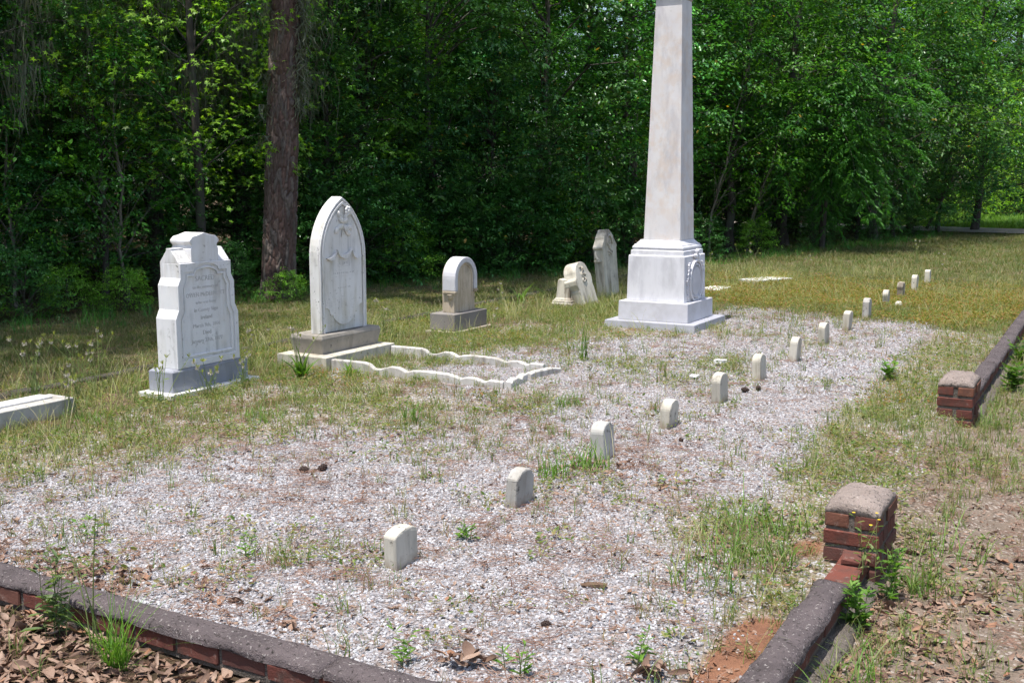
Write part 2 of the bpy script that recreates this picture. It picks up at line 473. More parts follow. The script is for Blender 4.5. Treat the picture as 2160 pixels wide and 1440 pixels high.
class MB:
    """collects shapes into one bmesh"""
    def __init__(self):
        self.bm = bmesh.new()

    def box(self, x0, x1, y0, y1, z0, z1, tx=0.0, ty=0.0):
        """box whose top is inset by tx, ty"""
        c = [(x0, y0, z0), (x1, y0, z0), (x1, y1, z0), (x0, y1, z0),
             (x0 + tx, y0 + ty, z1), (x1 - tx, y0 + ty, z1), (x1 - tx, y1 - ty, z1), (x0 + tx, y1 - ty, z1)]
        v = [self.bm.verts.new(p) for p in c]
        for f in ((3, 2, 1, 0), (4, 5, 6, 7), (0, 1, 5, 4), (1, 2, 6, 5), (2, 3, 7, 6), (3, 0, 4, 7)):
            self.bm.faces.new([v[i] for i in f])
        return self

    def prism(self, pts, y0, y1):
        """outline in x,z (counter-clockwise seen from the front), from y0 (front) to y1"""
        a = [self.bm.verts.new((x, y0, z)) for x, z in pts]
        b = [self.bm.verts.new((x, y1, z)) for x, z in pts]
        k = len(pts)
        self.bm.faces.new(a)
        self.bm.faces.new(b[::-1])
        for i in range(k):
            j = (i + 1) % k
            self.bm.faces.new((a[j], a[i], b[i], b[j]))
        return self

    def prism_x(self, pts, x0, x1):
        """outline in y,z swept along x"""
        a = [self.bm.verts.new((x0, y, z)) for y, z in pts]
        b = [self.bm.verts.new((x1, y, z)) for y, z in pts]
        k = len(pts)
        self.bm.faces.new(a[::-1]); self.bm.faces.new(b)
        for i in range(k):
            j = (i + 1) % k
            self.bm.faces.new((a[i], a[j], b[j], b[i]))
        return self

    def ring(self, outer, inner, y0, y1, closed=True):
        """band between two outlines of equal length, front at y0, back at y1"""
        k = len(outer)
        A = [self.bm.verts.new((x, y0, z)) for x, z in outer]
        B = [self.bm.verts.new((x, y0, z)) for x, z in inner]
        C = [self.bm.verts.new((x, y1, z)) for x, z in outer]
        D = [self.bm.verts.new((x, y1, z)) for x, z in inner]
        rng = range(k) if closed else range(k - 1)
        for i in rng:
            j = (i + 1) % k
            self.bm.faces.new((A[i], A[j], B[j], B[i]))
            self.bm.faces.new((A[j], A[i], C[i], C[j]))
            self.bm.faces.new((B[i], B[j], D[j], D[i]))
            self.bm.faces.new((C[j], C[i], D[i], D[j]))
        if not closed:
            for i in (0, k - 1):
                self.bm.faces.new((A[i], B[i], D[i], C[i]))
        return self

    def tube(self, pts, radii, n=6):
        rings = []
        pts = [Vector(p) for p in pts]
        for i, p in enumerate(pts):
            d = (pts[min(i + 1, len(pts) - 1)] - pts[max(i - 1, 0)])
            d = d.normalized() if d.length > 1e-9 else Vector((0, 0, 1))
            a = d.orthogonal().normalized(); b = d.cross(a)
            rings.append([self.bm.verts.new(p + (a * math.cos(2 * math.pi * k / n) + b * math.sin(2 * math.pi * k / n)) * radii[i]) for k in range(n)])
        for i in range(len(rings) - 1):
            for k in range(n):
                self.bm.faces.new((rings[i][k], rings[i][(k + 1) % n], rings[i + 1][(k + 1) % n], rings[i + 1][k]))
        self.bm.faces.new(rings[0][::-1]); self.bm.faces.new(rings[-1])
        return self

    def blob(self, c, r, seg=10, rng=4, rot=None, jit=0.0, rnd=None):
        mt = Matrix.Translation(c) @ (rot.to_4x4() if rot else Matrix.Identity(4)) @ Matrix.Diagonal((*r, 1))
        res = bmesh.ops.create_uvsphere(self.bm, u_segments=seg, v_segments=rng + 2, radius=1, matrix=mt)
        if jit and rnd:
            for v in res['verts']:
                v.co += Vector((rnd.uniform(-1, 1), rnd.uniform(-1, 1), rnd.uniform(-1, 1))) * jit
        return self

    def square_loft(self, prof, mx=0.0, my=0.0):
        """square rings (half width, z) stacked into one moulded block"""
        rings = []
        for h, z in prof:
            rings.append([self.bm.verts.new((mx + sx * h, my + sy * h, z)) for sx, sy in ((-1, -1), (1, -1), (1, 1), (-1, 1))])
        for i in range(len(rings) - 1):
            for k in range(4):
                self.bm.faces.new((rings[i][k], rings[i][(k + 1) % 4], rings[i + 1][(k + 1) % 4], rings[i + 1][k]))
        self.bm.faces.new(rings[0][::-1]); self.bm.faces.new(rings[-1])
        return self

    def mesh(self, name, bevel=0.0, seg=2, smooth=False, wear=0.0, seed=0):
        bm = self.bm
        bmesh.ops.recalc_face_normals(bm, faces=bm.faces)
        if bevel > 0:
            ed = [e for e in bm.edges if len(e.link_faces) == 2 and e.calc_face_angle(0) > R(25)]
            bmesh.ops.bevel(bm, geom=ed, offset=bevel, segments=seg, affect='EDGES', clamp_overlap=True, profile=0.6)
        if wear > 0:
            rn = random.Random(seed)
            for v in bm.verts:
                v.co += Vector((rn.uniform(-1, 1), rn.uniform(-1, 1), rn.uniform(-1, 1))) * wear
        me = bpy.data.meshes.new(name)
        bm.to_mesh(me); bm.free()
        if smooth:
            me.polygons.foreach_set('use_smooth', [True] * len(me.polygons))
        return me

    def build(self, name, mat, parent=None, bevel=0.0, seg=2, smooth=False, wear=0.0, loc=None, rot=None, seed=0):
        return mesh_obj(name, self.mesh(name, bevel, seg, smooth, wear, seed), mat, parent, loc, rot)

def offset_poly(pts, d):
    """inset a counter-clockwise outline by d (mitred)"""
    out = []
    k = len(pts)
    for i in range(k):
        p0 = Vector(pts[i - 1]); p1 = Vector(pts[i]); p2 = Vector(pts[(i + 1) % k])
        e1 = (p1 - p0).normalized(); e2 = (p2 - p1).normalized()
        n1 = Vector((-e1.y, e1.x)); n2 = Vector((-e2.y, e2.x))
        b = (n1 + n2)
        b = b.normalized() if b.length > 1e-6 else n1
        s = d / max(0.35, b.dot(n1))
        out.append((p1.x + b.x * s, p1.y + b.y * s))
    return out

def raw_mesh(name, V, F4, tone=None):
    """quads from numpy arrays"""
    me = bpy.data.meshes.new(name)
    nv, nf = len(V), len(F4)
    k = F4.shape[1]
    me.vertices.add(nv); me.loops.add(nf * k); me.polygons.add(nf)
    me.vertices.foreach_set('co', np.ascontiguousarray(V, dtype=np.float32).ravel())
    me.loops.foreach_set('vertex_index', np.ascontiguousarray(F4, dtype=np.int32).ravel())
    me.polygons.foreach_set('loop_start', np.arange(nf, dtype=np.int32) * k)
    me.polygons.foreach_set('loop_total', np.full(nf, k, dtype=np.int32))
    if tone is not None:
        a = me.attributes.new('tone', 'FLOAT_COLOR', 'POINT')
        c = np.ones((nv, 4), np.float32); c[:, :3] = tone
        a.data.foreach_set('color', c.ravel())
    me.update(calc_edges=True)
    return me

_text_cache = {}
def text_mesh(s, size, extrude=0.0012):
    cu = bpy.data.curves.new('lettering', 'FONT')
    cu.body = s; cu.size = size; cu.align_x = 'CENTER'; cu.extrude = extrude; cu.resolution_u = 2
    ob = bpy.data.objects.new('lettering', cu)
    COL.objects.link(ob)
    dg = bpy.context.evaluated_depsgraph_get()
    me = bpy.data.meshes.new_from_object(ob.evaluated_get(dg))
    bpy.data.objects.remove(ob)
    me.materials.clear()
    return me

# ------------------------------------------------------------------ the ground
U0, U1, V0, V1 = 2.62, 18.5, -7.15, -0.87       # centre lines of the plot's kerbs
P1U = (4.48, 4.85)                              # brick pillars each side of the way in
P2U = (7.68, 8.10)

def inside_mask(u, v):
    return (u > U0) & (u < U1) & (v > V0) & (v < V1)

def ground_z(u, v):
    u = np.asarray(u, float); v = np.asarray(v, float)
    near = np.exp(-((u - 6) / 14) ** 2 - ((v + 3) / 12) ** 2)
    bump = (fbm(u * 0.9, v * 0.9, 3) - 0.5) * 0.035 * near + (vnoise(u * 4, v * 4, 9) - 0.5) * 0.012 * near
    front = -0.088 * (1 - sstep(U0 - 0.03, U0 + 0.03, u))
    wgap = sstep(P1U[1] - 0.25, P1U[1] + 0.4, u) * (1 - sstep(P2U[0] - 0.4, P2U[0] + 0.25, u))
    hard = sstep(V1 - 0.03, V1 + 0.03, v)
    soft = sstep(V1 - 0.35, V1 + 0.7, v)
    drop = -0.088 + 0.045 * sstep(6.5, 12, u)
    right = drop * (hard * (1 - wgap) + soft * wgap)
    back = -0.035 * (1 - sstep(V0 - 0.03, V0 + 0.03, v))
    z = np.minimum(np.minimum(front, right), back)
    # soil lies a little lower along the inside of the near right kerb
    z = z - 0.03 * np.exp(-((v + 1.0) / 0.16) ** 2) * (1 - sstep(4.0, 5.0, u)) * (v < V1) * (u > U0)
    # the bank beyond the road rises
    x = u * UX + v * VX; y = u * UY + v * VY
    z = z + 0.9 * sstep(36, 60, y) + 0.02 * sstep(30, 36, y)
    return z + bump

def masks(u, v):
    u = np.asarray(u, float); v = np.asarray(v, float)
    n1 = fbm(u * 0.8, v * 0.8, 21); n2 = fbm(u * 2.1, v * 2.1, 31)
    ins = inside_mask(u, v).astype(float)
    # gravel: clear in the foreground and in a band right of the footstones, thin toward the headstones
    lo = -4.75 + 0.35 * np.sin(u * 1.3) + 0.25 * (u > 8) * (u - 8) * 0.6
    g = sstep(-0.75, 0.45, v - lo) * (1 - sstep(12.2, 13.8, u + 0.4 * (v + 2.5)))
    hi = -1.22 - 0.40 * sstep(4.2, 6.2, u) - 0.03 * np.clip(u - 6, 0, 20)
    g = g * (1 - sstep(-0.15, 0.3, v - hi))
    g = g + 0.45 * np.exp(-((v + 1.9) / 0.45) ** 2) * sstep(4.8, 6, u) * (1 - sstep(12, 13.5, u))
    g = g * (0.62 + 0.7 * n1) + 0.28 * (n2 - 0.5)
    # thatchy, leafy patches
    for (a, b, r, s) in ((4.6, -1.3, 0.5, 0.7), (5.15, -2.55, 0.45, 0.35), (5.9, -4.2, 0.8, 0.4), (7.2, -3.7, 0.7, 0.4), (5.6, -3.2, 0.5, 0.22), (8.6, -2.9, 0.6, 0.3), (11.0, -3.5, 0.5, 0.35), (7.0, -1.5, 0.8, 0.3), (4.2, -4.9, 0.7, 0.3)):
        g = g - s * np.exp(-(((u - a) / r) ** 2 + ((v - b) / r) ** 2))
    cr = np.exp(-(((u - 7.5) / 0.3) ** 2 + ((v + 4.8) / 0.5) ** 2))
    g = np.clip(g + 0.6 * cr, 0, 1) * ins
    red = ins * np.exp(-((v + 1.04) / 0.10) ** 2) * (1 - sstep(3.7, 4.0, u)) * 1.1
    red = red + ins * 0.9 * np.exp(-(((u - 4.62) / 0.18) ** 2 + ((v + 1.1) / 0.10) ** 2))
    red = red + 0.6 * np.exp(-(((u - 5.9) / 0.25) ** 2 + ((v + 5.35) / 0.15) ** 2))
    red = np.clip(red, 0, 1)
    # bare path on the right and between the pillars
    soil = np.clip(1.15 - np.abs(v + 0.32 + 0.03 * u) / 0.75, 0, 1) * (v > V1 - 0.15) * (1 - sstep(11, 16, u))
    soil = np.clip(soil * (0.55 + 0.9 * n1), 0, 1)
    sorrel = sstep(12.2, 13.4, u + 0.4 * (v + 2.5)) * (1 - sstep(15.0, 19.5, u + 3 * (n1 - 0.5))) * sstep(-6.8, -4.6, v + 1.6 * (n2 - 0.5)) * (1 - sstep(-0.6, 0.6, v)) * sstep(0.25, 0.75, 0.5 * n1 + 0.5 * n2 + 0.12)
    sorrel = np.clip(sorrel, 0, 1)
    x = u * UX + v * VX; y = u * UY + v * VY
    ex = forest_edge(x)
    forest = np.maximum(sstep(-0.6, 0.9, (y - ex) * 0.72), (u < U0) * 0.8)
    plot = ins * (1 - sstep(11.5, 13.5, u)) * sstep(-6.6, -5.2, v)
    return dict(gravel=g, red=red, soil=soil, sorrel=sorrel, forest=forest, plot=plot)

EDGE = np.array([(-60, -30), (-20, -2), (-9, 8.0), (-5.6, 11.9), (-4.3, 13.2), (-3.2, 15.6), (-2, 17.0), (-0.6, 18.2), (3.8, 21.0), (6.4, 24.2), (9.5, 27.4), (12.4, 31.8), (13.0, 36.0), (18, 38.5), (30, 36), (60, 40)], float)
def forest_edge(x):
    return np.interp(x, EDGE[:, 0], EDGE[:, 1])

def axis(parts):
    out = []
    for a, b, s in parts:
        out.append(np.arange(a, b - 1e-6, s))
    return np.concatenate(out + [np.array([parts[-1][1]])])

ua = axis([(-60, -6, 3.0), (-6, 1.5, 0.4), (1.5, 2.58, 0.08), (2.58, 2.66, 0.02), (2.66, 14, 0.075), (14, 20, 0.12), (20, 44, 0.4), (44, 160, 4.0)])
va = axis([(-90, -16, 3.0), (-16, -10, 0.4), (-10, -7.2, 0.1), (-7.2, -7.1, 0.02), (-7.1, -0.92, 0.075), (-0.92, -0.82, 0.02), (-0.82, 1.5, 0.08), (1.5, 10, 0.4), (10, 90, 4.0)])
UU, VV = np.meshgrid(ua, va, indexing='ij')
uu, vv = UU.ravel(), VV.ravel()
gz = ground_z(uu, vv)
GV = np.stack([uu * UX + vv * VX, uu * UY + vv * VY, gz], 1)
nu, nv_ = len(ua), len(va)
ii, jj = np.meshgrid(np.arange(nu - 1), np.arange(nv_ - 1), indexing='ij')
i0 = (ii * nv_ + jj).ravel()
GF = np.stack([i0, i0 + 1, i0 + nv_ + 1, i0 + nv_], 1)
me = raw_mesh('ground', GV, GF)
if me.polygons[0].normal.z < 0:
    me.flip_normals()
for k, a in masks(uu, vv).items():
    at = me.attributes.new(k, 'FLOAT', 'POINT')
    at.data.foreach_set('value', a.astype(np.float32))
me.polygons.foreach_set('use_smooth', [True] * len(me.polygons))
tag(mesh_obj('ground', me, M['ground']), 'gravel, thin grass, bare soil and lawn around the graves', 'ground', kind='structure')

def gz1(u, v):
    return float(ground_z(u, v))

# far dirt road that bends out of the woods on the right
rp = [(6, 40.5), (9, 37.6), (12, 35.2), (14.5, 33.2), (17.5, 31.4), (22, 29.6), (28, 28.0), (40, 26)]
rv, rf = [], []
for i, (x, y) in enumerate(rp):
    a = rp[max(i - 1, 0)]; b = rp[min(i + 1, len(rp) - 1)]
    d = Vector((b[0] - a[0], b[1] - a[1])).normalized(); nrm = Vector((-d.y, d.x))
    for k, s in enumerate((-1.5, -0.75, 0, 0.75, 1.5)):
        px, py = x + nrm.x * s, y + nrm.y * s
        u_, v_ = to_uv(px, py)
        rv.append((px, py, max(gz1(u_, v_), 0) + 0.06 + 0.03 * (1 - abs(s) / 1.5)))
for i in range(len(rp) - 1):
    for k in range(4):
        a = i * 5 + k
        rf.append((a, a + 1, a + 6, a + 5))
rm = raw_mesh('road', np.array(rv), np.array(rf))
if rm.polygons[0].normal.z < 0:
    rm.flip_normals()
tag(mesh_obj('road', rm, M['road']), 'pale dirt road bending out of the woods on the far right', 'road', kind='structure')

# ------------------------------------------------------------------ brick kerbs and pillars
rnd = random.Random(5)
def brick_mesh(L, D, H, seed):
    b = MB(); b.box(-L / 2, L / 2, -D / 2, D / 2, 0, H)
    return b.mesh('brick', 0.005, 1, wear=0.0022, seed=seed)
BR = [brick_mesh(0.196, 0.112, 0.060, s) for s in range(6)]
HDR = [brick_mesh(0.100, 0.100, 0.060, s + 20) for s in range(4)]
STR = [brick_mesh(0.225, 0.098, 0.060, s + 40) for s in range(4)]
for me in BR + HDR + STR:
    me.materials.append(M['brick'])

def cap_mesh(name, L, w, h, seed, ragged=True):
    """mortar cap with a worn, rounded top; along local x from 0 to L"""
    nx = max(8, int(L / 0.03)); prof = [(-1.0, 0.0), (-1.0, 0.55), (-0.86, 0.86), (-0.45, 1.0), (0.0, 1.03), (0.45, 1.0), (0.86, 0.86), (1.0, 0.55), (1.0, 0.0)]
    xs = np.linspace(0, L, nx); V = []; 
    for x in xs:
        for k, (a, b) in enumerate(prof):
            jy = (vnoise(x * 9, k * 3.1, seed) - 0.5) * 0.012 + (vnoise(x * 40, k * 2.3, seed + 2) - 0.5) * 0.006
            jz = (vnoise(x * 5, k * 0.7, seed + 5) - 0.5) * 0.018 + (vnoise(x * 38, k * 1.9, seed + 7) - 0.5) * 0.006
            if b == 0: jz = jz * 0.6
            V.append((x, a * w / 2 + jy, b * h + jz))
    k = len(prof); F = []
    for i in range(nx - 1):
        for j in range(k - 1):
            F.append((i * k + j, (i + 1) * k + j, (i + 1) * k + j + 1, i * k + j + 1))
    bm = bmesh.new()
    vs_ = [bm.verts.new(p) for p in V]
    for f in F: bm.faces.new([vs_[q] for q in f])
    bm.faces.new(vs_[:k]); bm.faces.new(vs_[-k:])
    bmesh.ops.recalc_face_normals(bm, faces=bm.faces)
    me = bpy.data.meshes.new(name); bm.to_mesh(me); bm.free()
    me.polygons.foreach_set('use_smooth', [True] * len(me.polygons))
    return me

def kerb(label, start, rotz, L, top, cap_from=0.0, cap_to=None, foot=True, buried=False, capm='concrete', jitter=0.004, bare=0.0):
    """one course of bricks under a mortar cap; local x runs along the kerb"""
    root = empty('brick_kerb', start, rotz)
    tag(root, label, 'kerb', 'brick kerbs round the plot')
    cap_to = L if cap_to is None else cap_to
    zc = top - 0.032
    zb = zc - 0.062
    x = 0.0; i = 0
    while x < L - 0.1:
        Lb = 0.196
        o = bpy.data.objects.new('brick', BR[rnd.randrange(len(BR))])
        o.location = (x + Lb / 2, rnd.uniform(-jitter, jitter), zb + rnd.uniform(-0.002, 0.002))
        o.rotation_euler = (0, 0, rnd.uniform(-0.015, 0.015) + (math.pi if rnd.random() < 0.5 else 0))
        link(o, root)
        x += Lb + rnd.uniform(0.010, 0.018); i += 1
    MB().box(0.0, min(x, L), -0.049, 0.049, zb - 0.02, zc - 0.006).build('mortar', M['mortar'], root)
    x = cap_from
    while x < cap_to - 0.05:                # the cap is cracked into lengths
        seg = min(rnd.uniform(0.7, 1.5), cap_to - x)
        if cap_to - x - seg < 0.3: seg = cap_to - x
        c_ = mesh_obj('cap', cap_mesh('cap', seg - 0.007, 0.122, 0.036, rnd.randrange(90)), M[capm], root, loc=(x, rnd.uniform(-.003, .003), zc - 0.002 + rnd.uniform(-.002, .003)))
        c_.rotation_euler = (rnd.uniform(-.02, .02), rnd.uniform(-.003, .003), 0)
        x += seg
    if foot:
        mesh_obj('footing', cap_mesh('footing', L, 0.25, 0.09, rnd.randrange(90)), M['mortar'], root, loc=(0, 0, zb - 0.124))
    return root

RU = math.atan2(UY, UX)                     # yaw of the +U direction
RV = math.atan2(VY, VX)                     # yaw of the +V direction
kerb('low brick kerb with grey mortar cap crossing the lower left foreground', W(U0, -7.22), RV, 6.29, 0.035)
kr = kerb('low brick kerb with grey cap running up to the nearest brick pillar', W(U0 + 0.065, V1), RU, P1U[0] - U0 - 0.066, 0.075, 0.0, 1.38)
kerb('brick kerb receding behind the farther brick pillar at the right edge', W(P2U[1], V1), RU, U1 - P2U[1] + 0.06, 0.10)
kerb('half buried dark kerb behind the row of headstones', W(U0 - 0.06, V0), RU, U1 - U0 + 0.12, 0.030, foot=False, capm='kerb_dark')
kerb('faint overgrown kerb at the far end of the plot beyond the footstones', W(U1, V0 + 0.062), RV, V1 - V0 - 0.124, 0.010, foot=False, capm='kerb_dark')
# a loose broken brick lies on the bare end of the near kerb, against the pillar
lb = mesh_obj('brick_fragment', brick_mesh(0.095, 0.09, 0.026, 77), M['brick'], None, loc=W(4.40, V1 + 0.008, 0.044), rot=(0.06, -0.14, RU + 0.12))
tag(lb, 'broken loose brick lying on the kerb end against the nearest pillar', 'brick')

def pillar(label, u0, u1, zb, seed, lean=0.0):
    rn = random.Random(seed)
    uc = (u0 + u1) / 2; L = u1 - u0; Wd = 0.236
    root = empty('brick_pillar', W(uc, -0.892, zb), RU, 0, lean)
    tag(root, label, 'pillar', 'brick pillars at the way in')
    ch = 0.076
    for c in range(4):
        z = 0.004 + c * ch
        if c % 2 == 1:      # two headers on the front, stretchers behind
            xs = [(-L / 2 + 0.05, (HDR, [-0.062, 0.062], 0)), (-L / 2 + 0.05 + 0.10 + 0.125, (STR, [-0.068, 0.068], 0))]
            for x, (ms, ys, r) in xs:
                for y in ys:
                    o = bpy.data.objects.new('brick', ms[rn.randrange(len(ms))])
                    o.location = (x + rn.uniform(-.003, .003) + (0.012 if ms is STR else 0), y + rn.uniform(-.003, .003), z); o.rotation_euler = (0, 0, rn.uniform(-.02, .02)); link(o, root)
        else:               # one stretcher across the front
            for x in (-L / 2 + 0.049, -L / 2 + 0.049 + 0.115, -L / 2 + 0.049 + 0.23, L / 2 - 0.049):
                if x > L / 2 - 0.04: continue
                o = bpy.data.objects.new('brick', STR[rn.randrange(len(STR))])
                o.location = (x, rn.uniform(-.003, .003), z); o.rotation_euler = (0, 0, math.pi / 2 + rn.uniform(-.02, .02)); link(o, root)
    MB().box(-L / 2 + 0.008, L / 2 - 0.01, -Wd / 2 + 0.012, Wd / 2 - 0.012, 0.0, 4 * ch - 0.004).build('mortar', M['mortar'], root)
    # domed mortar cap
    n = 14; bm = bmesh.new(); g = {}
    for i in range(n + 1):
        for j in range(n + 1):
            a = i / n * 2 - 1; b = j / n * 2 - 1
            e = max(abs(a), abs(b))
            z = 0.055 * (1 - max(0, (abs(a) - 0.62) / 0.38) ** 2 * 0.5 - max(0, (abs(b) - 0.5) / 0.5) ** 2 * 0.55)
            z += (float(vnoise(a * 4, b * 4, seed)) - 0.5) * 0.014 + (float(vnoise(a * 16, b * 16, seed + 1)) - 0.5) * 0.006
            g[i, j] = bm.verts.new((a * (L / 2 - 0.004), b * (Wd / 2 - 0.006), 4 * ch - 0.010 + max(z, 0.012)))
    for i in range(n):
        for j in range(n):
            bm.faces.new((g[i, j], g[i + 1, j], g[i + 1, j + 1], g[i, j + 1]))
    edge = [g[i, 0] for i in range(n + 1)] + [g[n, j] for j in range(1, n + 1)] + [g[i, n] for i in range(n - 1, -1, -1)] + [g[0, j] for j in range(n - 1, 0, -1)]
    low = [bm.verts.new((v.co.x, v.co.y, 4 * ch - 0.012 - rn.uniform(0, 0.008))) for v in edge]
    for i in range(len(edge)):
        j = (i + 1) % len(edge)
        bm.faces.new((edge[j], edge[i], low[i], low[j]))
    bm.faces.new(low)
    bmesh.ops.recalc_face_normals(bm, faces=bm.faces)
    me = bpy.data.meshes.new('cap'); bm.to_mesh(me); bm.free()
    me.polygons.foreach_set('use_smooth', [True] * len(me.polygons))
    mesh_obj('cap', me, M['cap_mortar'], root)
    return root
pillar('brick pillar with domed mortar cap, nearest to the camera', P1U[0], P1U[1], -0.078, 3)
pillar('brick pillar with flat worn cap, the farther one at right edge', P2U[0], P2U[1], -0.075, 8)

# ------------------------------------------------------------------ stones
def stone_root(name, label, u, v, z, cat='headstone', group=None, yaw=0.0, rx=0.0, ry=0.0):
    e = empty(name, W(u, v, z), ROT + yaw, rx, ry)
    return tag(e, label, cat, group)

def mirror(half):
    """right half outline from bottom to top -> closed ccw outline seen from the front"""
    return half + [(-x, z) for x, z in reversed(half) if abs(x) > 1e-6]

def arc(cx, cz, r, a0, a1, n, rz=None):
    rz = r if rz is None else rz
    return [(cx + r * math.cos(a0 + (a1 - a0) * i / n), cz + rz * math.sin(a0 + (a1 - a0) * i / n)) for i in range(n + 1)]

# --- stepped white headstone with the long inscription
t = stone_root('stepped_headstone', 'stepped white marble headstone on blue grey base with SACRED inscription', 5.99, -6.16, 0.0, group='headstones in the back row')
MB().box(-0.47, 0.47, -0.18, 0.17, -0.03, 0.032).build('slab', M['marble'], t, 0.006)
MB().box(-0.395, 0.395, -0.125, 0.125, 0.032, 0.185).box(-0.392, 0.392, -0.122, 0.122, 0.186, 0.2, 0.018, 0.018).build('base', M['marble_grey'], t, 0.004)
half = [(0.325, 0.2), (0.325, 0.575), (0.292, 0.64), (0.292, 0.82), (0.262, 0.875), (0.262, 0.985)]
body = mirror(half)
MB().prism(body, -0.095, 0.095).build('tablet', M['marble'], t, 0.004)
MB().prism_x([(-0.095, 0.984), (0.095, 0.984), (0.095, 0.99), (0.02, 1.085), (-0.02, 1.085), (-0.095, 0.99)], -0.262, 0.262).prism_x([(-0.026, 1.08), (0.026, 1.08), (0.024, 1.094), (-0.024, 1.094)], -0.262, -0.13).build('gable_shoulders', M['marble'], t, 0.003)
ct = mirror([(0.14, 0.955), (0.14, 1.085), (0.128, 1.10), (0.128, 1.115), (0.15, 1.135), (0.15, 1.15), (0.118, 1.178), (0.07, 1.186), (0.0, 1.205)])
MB().prism(ct, -0.106, 0.1).build('crest', M['marble'], t, 0.004)
def inset_half(d, zb, arch):
    h = [(0.325 - d, zb), (0.325 - d, 0.575 - d * 0.3), (0.292 - d, 0.64 - d * 0.3), (0.292 - d, 0.82 - d * 0.3), (0.262 - d, 0.875 - d * 0.3), (0.262 - d, arch), (0.15 - d * 0.4, arch)]
    h += [(0.15 * math.cos(a) * 1.0 - d * 0.3 * math.cos(a), arch + 0.055 * math.sin(a)) for a in (0.5, 0.9, 1.25)] + [(0, arch + 0.058)]
    return mirror(h)
o0 = mirror(half[:-1] + [(0.262, 0.983), (0.16, 0.983), (0.14, 0.9835), (0.10, 0.984), (0.05, 0.9845), (0, 0.985)])
i1 = inset_half(0.045, 0.255, 0.915)
i2 = inset_half(0.062, 0.272, 0.897)
i3 = inset_half(0.078, 0.288, 0.880)
MB().ring(o0, i1, -0.113, -0.094).build('border', M['marble'], t, 0.0025, 1)
MB().ring(i1, i2, -0.104, -0.094).build('moulding', M['marble'], t, 0.002, 1)
MB().ring(i2, i3, -0.109, -0.094).build('moulding', M['marble'], t, 0.003, 1)
lines = [('SACRED', 0.055, 0.842), ('to the memory of', 0.036, 0.784), ('OWEN McDERMOTT', 0.047, 0.722), ('who was born', 0.036, 0.667), ('in County Sligo', 0.04, 0.608), ('Ireland', 0.044, 0.548), ('March 9th, 1806', 0.043, 0.488), ('Died', 0.046, 0.430), ('January 27th, 1877', 0.043, 0.372)]
for s, sz, z in lines:
    me = text_mesh(s, sz)
    w = max(v.co.x for v in me.vertices) - min(v.co.x for v in me.vertices)
    lim = 0.40 if z > 0.6 else 0.44
    k = min(1.0, lim / w)
    o = mesh_obj('inscription', me, M['letter'], t, loc=(0, -0.0955, z), rot=(R(90), 0, 0)); o.scale = (k, 1, 1)

# --- gothic headstone
t = stone_root('gothic_headstone', 'tall pointed-arch headstone with carved flowers on two-step granite base', 7.54, -6.05, 0.0, group='headstones in the back row')
MB().box(-0.52, 0.47, -0.30, 0.24, -0.05, 0.115).build('slab', M['marble_tan' if False else 'footstone'], t, 0.006)
MB().box(-0.395, 0.395, -0.16, 0.16, 0.115, 0.245, -0.025, -0.02).box(-0.42, 0.42, -0.18, 0.18, 0.2455, 0.278, 0.012, 0.012).build('base', M['tan_granite'], t, 0.005)
zs = 0.93; hw = 0.325; zt = 1.455
rr = (hw * hw + (zt - zs) ** 2) / (2 * hw)
amax = math.asin((zt - zs) / rr)
gh = [(hw, 0.278)] + arc(hw - rr, zs, rr, 0, amax, 12)
gh[-1] = (0.0, zt)
go = mirror(gh)
def gothic(d, zb):
    h = hw - d; top = zt - d * 1.35
    r = (h * h + (top - zs) ** 2) / (2 * h); am = math.asin((top - zs) / r)
    q = [(h, zb)] + arc(h - r, zs, r, 0, am, 12); q[-1] = (0.0, top)
    return mirror(q)
MB().prism(go, -0.085, 0.018).build('tablet', M['marble_gothic'], t, 0.004)
MB().ring(gothic(0.004, 0.281), gothic(0.022, 0.281), -0.098, -0.084).build('edge_roll', M['marble_gothic'], t, 0.005, 2)
MB().ring(gothic(0.028, 0.281), gothic(0.05, 0.281), -0.103, -0.084).build('edge_roll', M['marble_gothic'], t, 0.008, 2)
# raised inner tablet with a bracketed foot
d = 0.06; h = hw - d; top = zt - d * 1.35
r = (h * h + (top - zs) ** 2) / (2 * h); am = math.asin((top - zs) / r)
q = arc(h - r, zs, r, 0, am, 12); q[-1] = (0.0, top)
foot = [(0.0, 0.325), (0.06, 0.338), (0.11, 0.365), (0.145, 0.40), (0.16, 0.43), (0.185, 0.425), (0.195, 0.445), (0.205, 0.475), (0.235, 0.492), (h, 0.497)]
MB().prism(mirror(foot + q), -0.0945, -0.084).build('inner_tablet', M['marble_gothic'], t, 0.003, 1)
cres = MB()
for cx, cz, r_, a0, a1 in ((-0.205, 1.02, 0.10, -1.95, -0.35), (0.0, 1.05, 0.115, -2.65, -0.45), (0.205, 1.02, 0.10, -2.7, -1.25)):
    k = 9
    oo = [(cx + (r_ + 0.020 * math.sin(math.pi * i / k)) * math.cos(a0 + (a1 - a0) * i / k), cz + (r_ + 0.020 * math.sin(math.pi * i / k)) * math.sin(a0 + (a1 - a0) * i / k)) for i in range(k + 1)]
    ni = [(cx + (r_ - 0.012 * math.sin(math.pi * i / k) - 0.002) * math.cos(a0 + (a1 - a0) * i / k), cz + (r_ - 0.012 * math.sin(math.pi * i / k) - 0.002) * math.sin(a0 + (a1 - a0) * i / k)) for i in range(k + 1)]
    cres.ring(oo, ni, -0.120, -0.09, closed=False)
cres.build('festoon', M['marble'], t, 0.003, 1)
rn = random.Random(11)
fl = MB()
